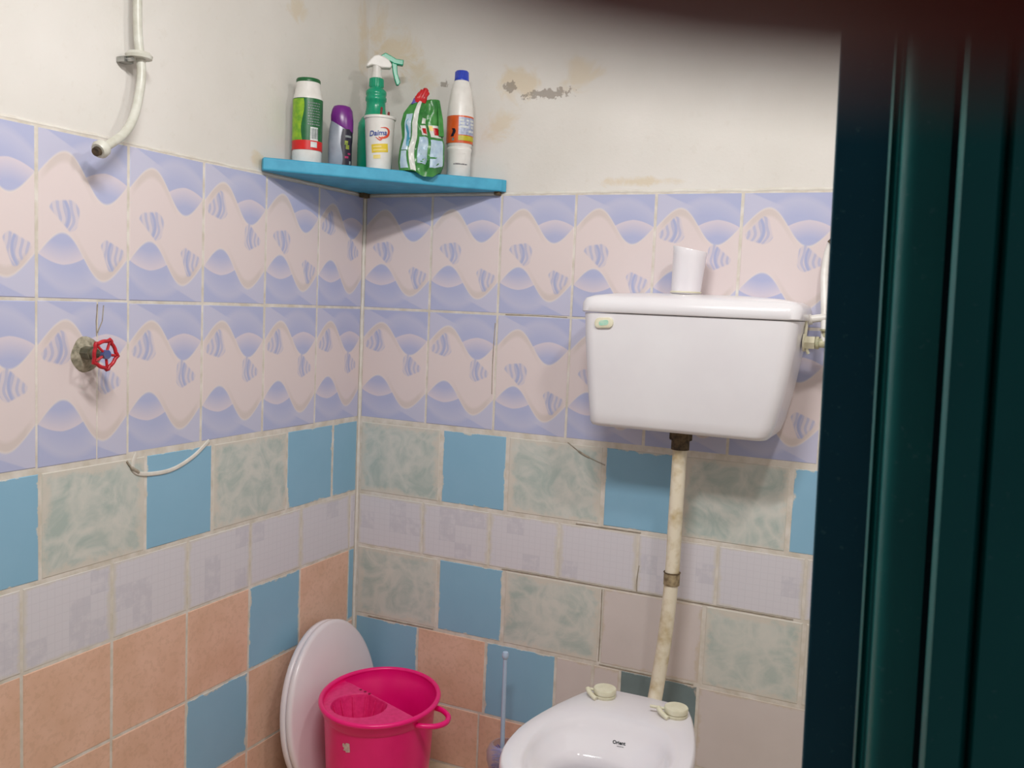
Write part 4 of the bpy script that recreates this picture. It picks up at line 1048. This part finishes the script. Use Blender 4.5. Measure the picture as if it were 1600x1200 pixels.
bm = bmesh.new(); tube(bm, [e0 + dr_ * 0.010, e0 + dr_ * 0.019], [0.009, 0.008], 12); obj('thread', bm, M['rust_dark'], t, smooth=True, label='dark threaded end')
bm = bmesh.new(); c0 = Vector((0.0265, -0.815, 1.709)) - Vector(o_)
tube(bm, [c0 + Vector((0, 0, -0.006)), c0, c0 + Vector((0, 0, 0.006))], [0.024, 0.0255, 0.020], 24); obj('flange', bm, M['arm_white'], t, smooth=True)
bm = bmesh.new(); box(bm, c0 + Vector((-0.0295, -0.026, -0.016)), c0 + Vector((-0.010, -0.004, -0.006))); rod(bm, c0 + Vector((-0.012, -0.018, -0.011)), c0 + Vector((0.004, -0.018, -0.011)), 0.004, 8)
obj('clip', bm, M['chrome'], t, smooth=True, label='small metal wall clip')

M['red_wheel'] = speck('red valve wheel paint', (206, 34, 44), (160, 22, 34), scale=60, rough=0.4, bmp=0.3)
vy, vz = -0.921, 1.141
t = thing('stop_valve', 'stop valve with red wheel handle sticking out of the left wall tiles', 'valve', (0.0, vy, vz))
bm = bmesh.new()
rings = []
for k, (r, x) in enumerate(((0.034, 0.0), (0.030, 0.004), (0.018, 0.009), (0.012, 0.012))):
    rings.append([(x, (r * (1 + 0.05 * math.sin(1.1 * j + k))) * math.cos(2 * PI * j / 24) + 0.01, (r * (1 + 0.05 * math.cos(0.8 * j))) * math.sin(2 * PI * j / 24) - 0.004) for j in range(24)])
M['mortar_dirty'] = speck('dirty mortar', (180, 172, 152), (120, 116, 98), scale=90, rough=0.9, bmp=0.5)
loft(bm, rings, False, True); obj('mortar_collar', bm, M['mortar_dirty'], t, smooth=True)
M['mould'] = speck('mouldy brass', (118, 112, 92), (84, 84, 66), scale=60, rough=0.6, bmp=0.3)
bm = bmesh.new(); rod(bm, (0, 0, 0), (0.028, 0, 0.0), 0.0125, 8); rod(bm, (0.028, 0, 0), (0.038, 0, 0), 0.009, 12); rod(bm, (0.038, 0, 0), (0.064, 0, 0), 0.0042, 10); obj('valve_body', bm, M['mould'], t, smooth=True)
M['blue_cap2'] = speck('blue hub cap', (70, 86, 150), (90, 96, 130), scale=90, rough=0.4)
n_ = 48; pts = []
for j in range(n_):
    a = 2 * PI * j / n_; k = max(0.0, math.cos(5 * a + 0.6)) ** 4
    r = 0.0245 + 0.0055 * k; pts.append((0.060, r * math.cos(a), r * math.sin(a)))
bm = bmesh.new(); tube(bm, pts, 0.0036, 10, closed=True); wh = obj('wheel', bm, M['red_wheel'], t, smooth=True)
bm = bmesh.new()
for k in range(5):
    a = 2 * PI * k / 5 - 0.12; rod(bm, (0.062, 0, 0), (0.060, 0.0245 * math.cos(a), 0.0245 * math.sin(a)), 0.0026, 8)
obj('spokes', bm, M['red_wheel'], wh, smooth=True)
bm = bmesh.new(); rod(bm, (0.057, 0, 0), (0.0665, 0, 0), 0.0085, 16); obj('hub', bm, M['blue_cap2'], t, smooth=True, label='blue hub disc')

# ---------------------------------------------------------------- the photographer's hand, fingertip beside the lens
m, nt, b = newmat('skin', 0.5, 0.35); v = coord(nt); nz = noise(nt, v, 120, 4)
nt.links.new(mix(nt, nz, (0.17, 0.010, 0.008), (0.12, 0.007, 0.006)), b.inputs['Base Color'])
b.inputs['Subsurface Weight'].default_value = 0.1; b.inputs['Subsurface Radius'].default_value = (0.004, 0.001, 0.0006)
bump(nt, b, nz, 0.15, 0.0004)
M['skin'] = m
def CW(a, b_, c): return CAM + CR * (a / 1000) + CU * (b_ / 1000) + CF * (c / 1000)
J = {}; verts = []; rad = []; edges = []
def jv(p, r, prev=None):
    verts.append(CW(*p)); rad.append(r / 1000); i = len(verts) - 1
    if prev is not None: edges.append((prev, i))
    return i
palm = jv((112, -16, -8), 19)
wrist = jv((150, -60, -30), 22, palm); fore = jv((185, -130, -50), 27, wrist); jv((215, -210, -70), 33, fore)
k1 = jv((92, 14, -2), 11, palm)      # index knuckle
i1 = jv((64, 16, 17), 9, k1); i2 = jv((36, 15.5, 15), 8.6, i1); i3 = jv((20, 13.2, 11.0), 9.2, i2); i4 = jv((8, 12.15, 10.5), 9.2, i3); i5 = jv((1.0, 12.0, 10.5), 8.8, i4); jv((-4.2, 12.5, 10.5), 6.6, i5)
k2 = jv((90, -8, 2), 11.5, palm); a = jv((66, -10, 26), 9, k2); a = jv((44, -12, 30), 8.2, a); jv((33, -13, 26), 7.2, a)
k3 = jv((91, -29, 0), 11, palm); a = jv((68, -32, 24), 8.8, k3); a = jv((48, -34, 27), 8, a); jv((38, -35, 23), 7, a)
k4 = jv((96, -48, -4), 9.5, palm); a = jv((78, -52, 14), 7.4, k4); a = jv((62, -54, 18), 6.8, a); jv((53, -55, 15), 6, a)
th0 = jv((112, -4, -26), 13, palm); a = jv((88, 10, -42), 10.5, th0); a = jv((64, 12, -40), 9.4, a); jv((50, 11, -36), 8, a)
me = bpy.data.meshes.new('hand')
hb = (0.0)
base = CW(215, -210, -70)
me.from_pydata([q - base for q in verts], edges, [])
hand = bpy.data.objects.new('hand', me); C.objects.link(hand); hand.location = base
me.materials.append(M['skin'])
sm = hand.modifiers.new('skin', 'SKIN'); sm.use_smooth_shade = True
for i, r in enumerate(rad): me.skin_vertices[0].data[i].radius = (r, r); me.skin_vertices[0].data[i].use_root = (i == 0)
ss = hand.modifiers.new('sub', 'SUBSURF'); ss.levels = 2; ss.render_levels = 2
hand['label'] = 'dark out of focus fingertip of the hand holding the camera, covering the upper right'; hand['category'] = 'hand'
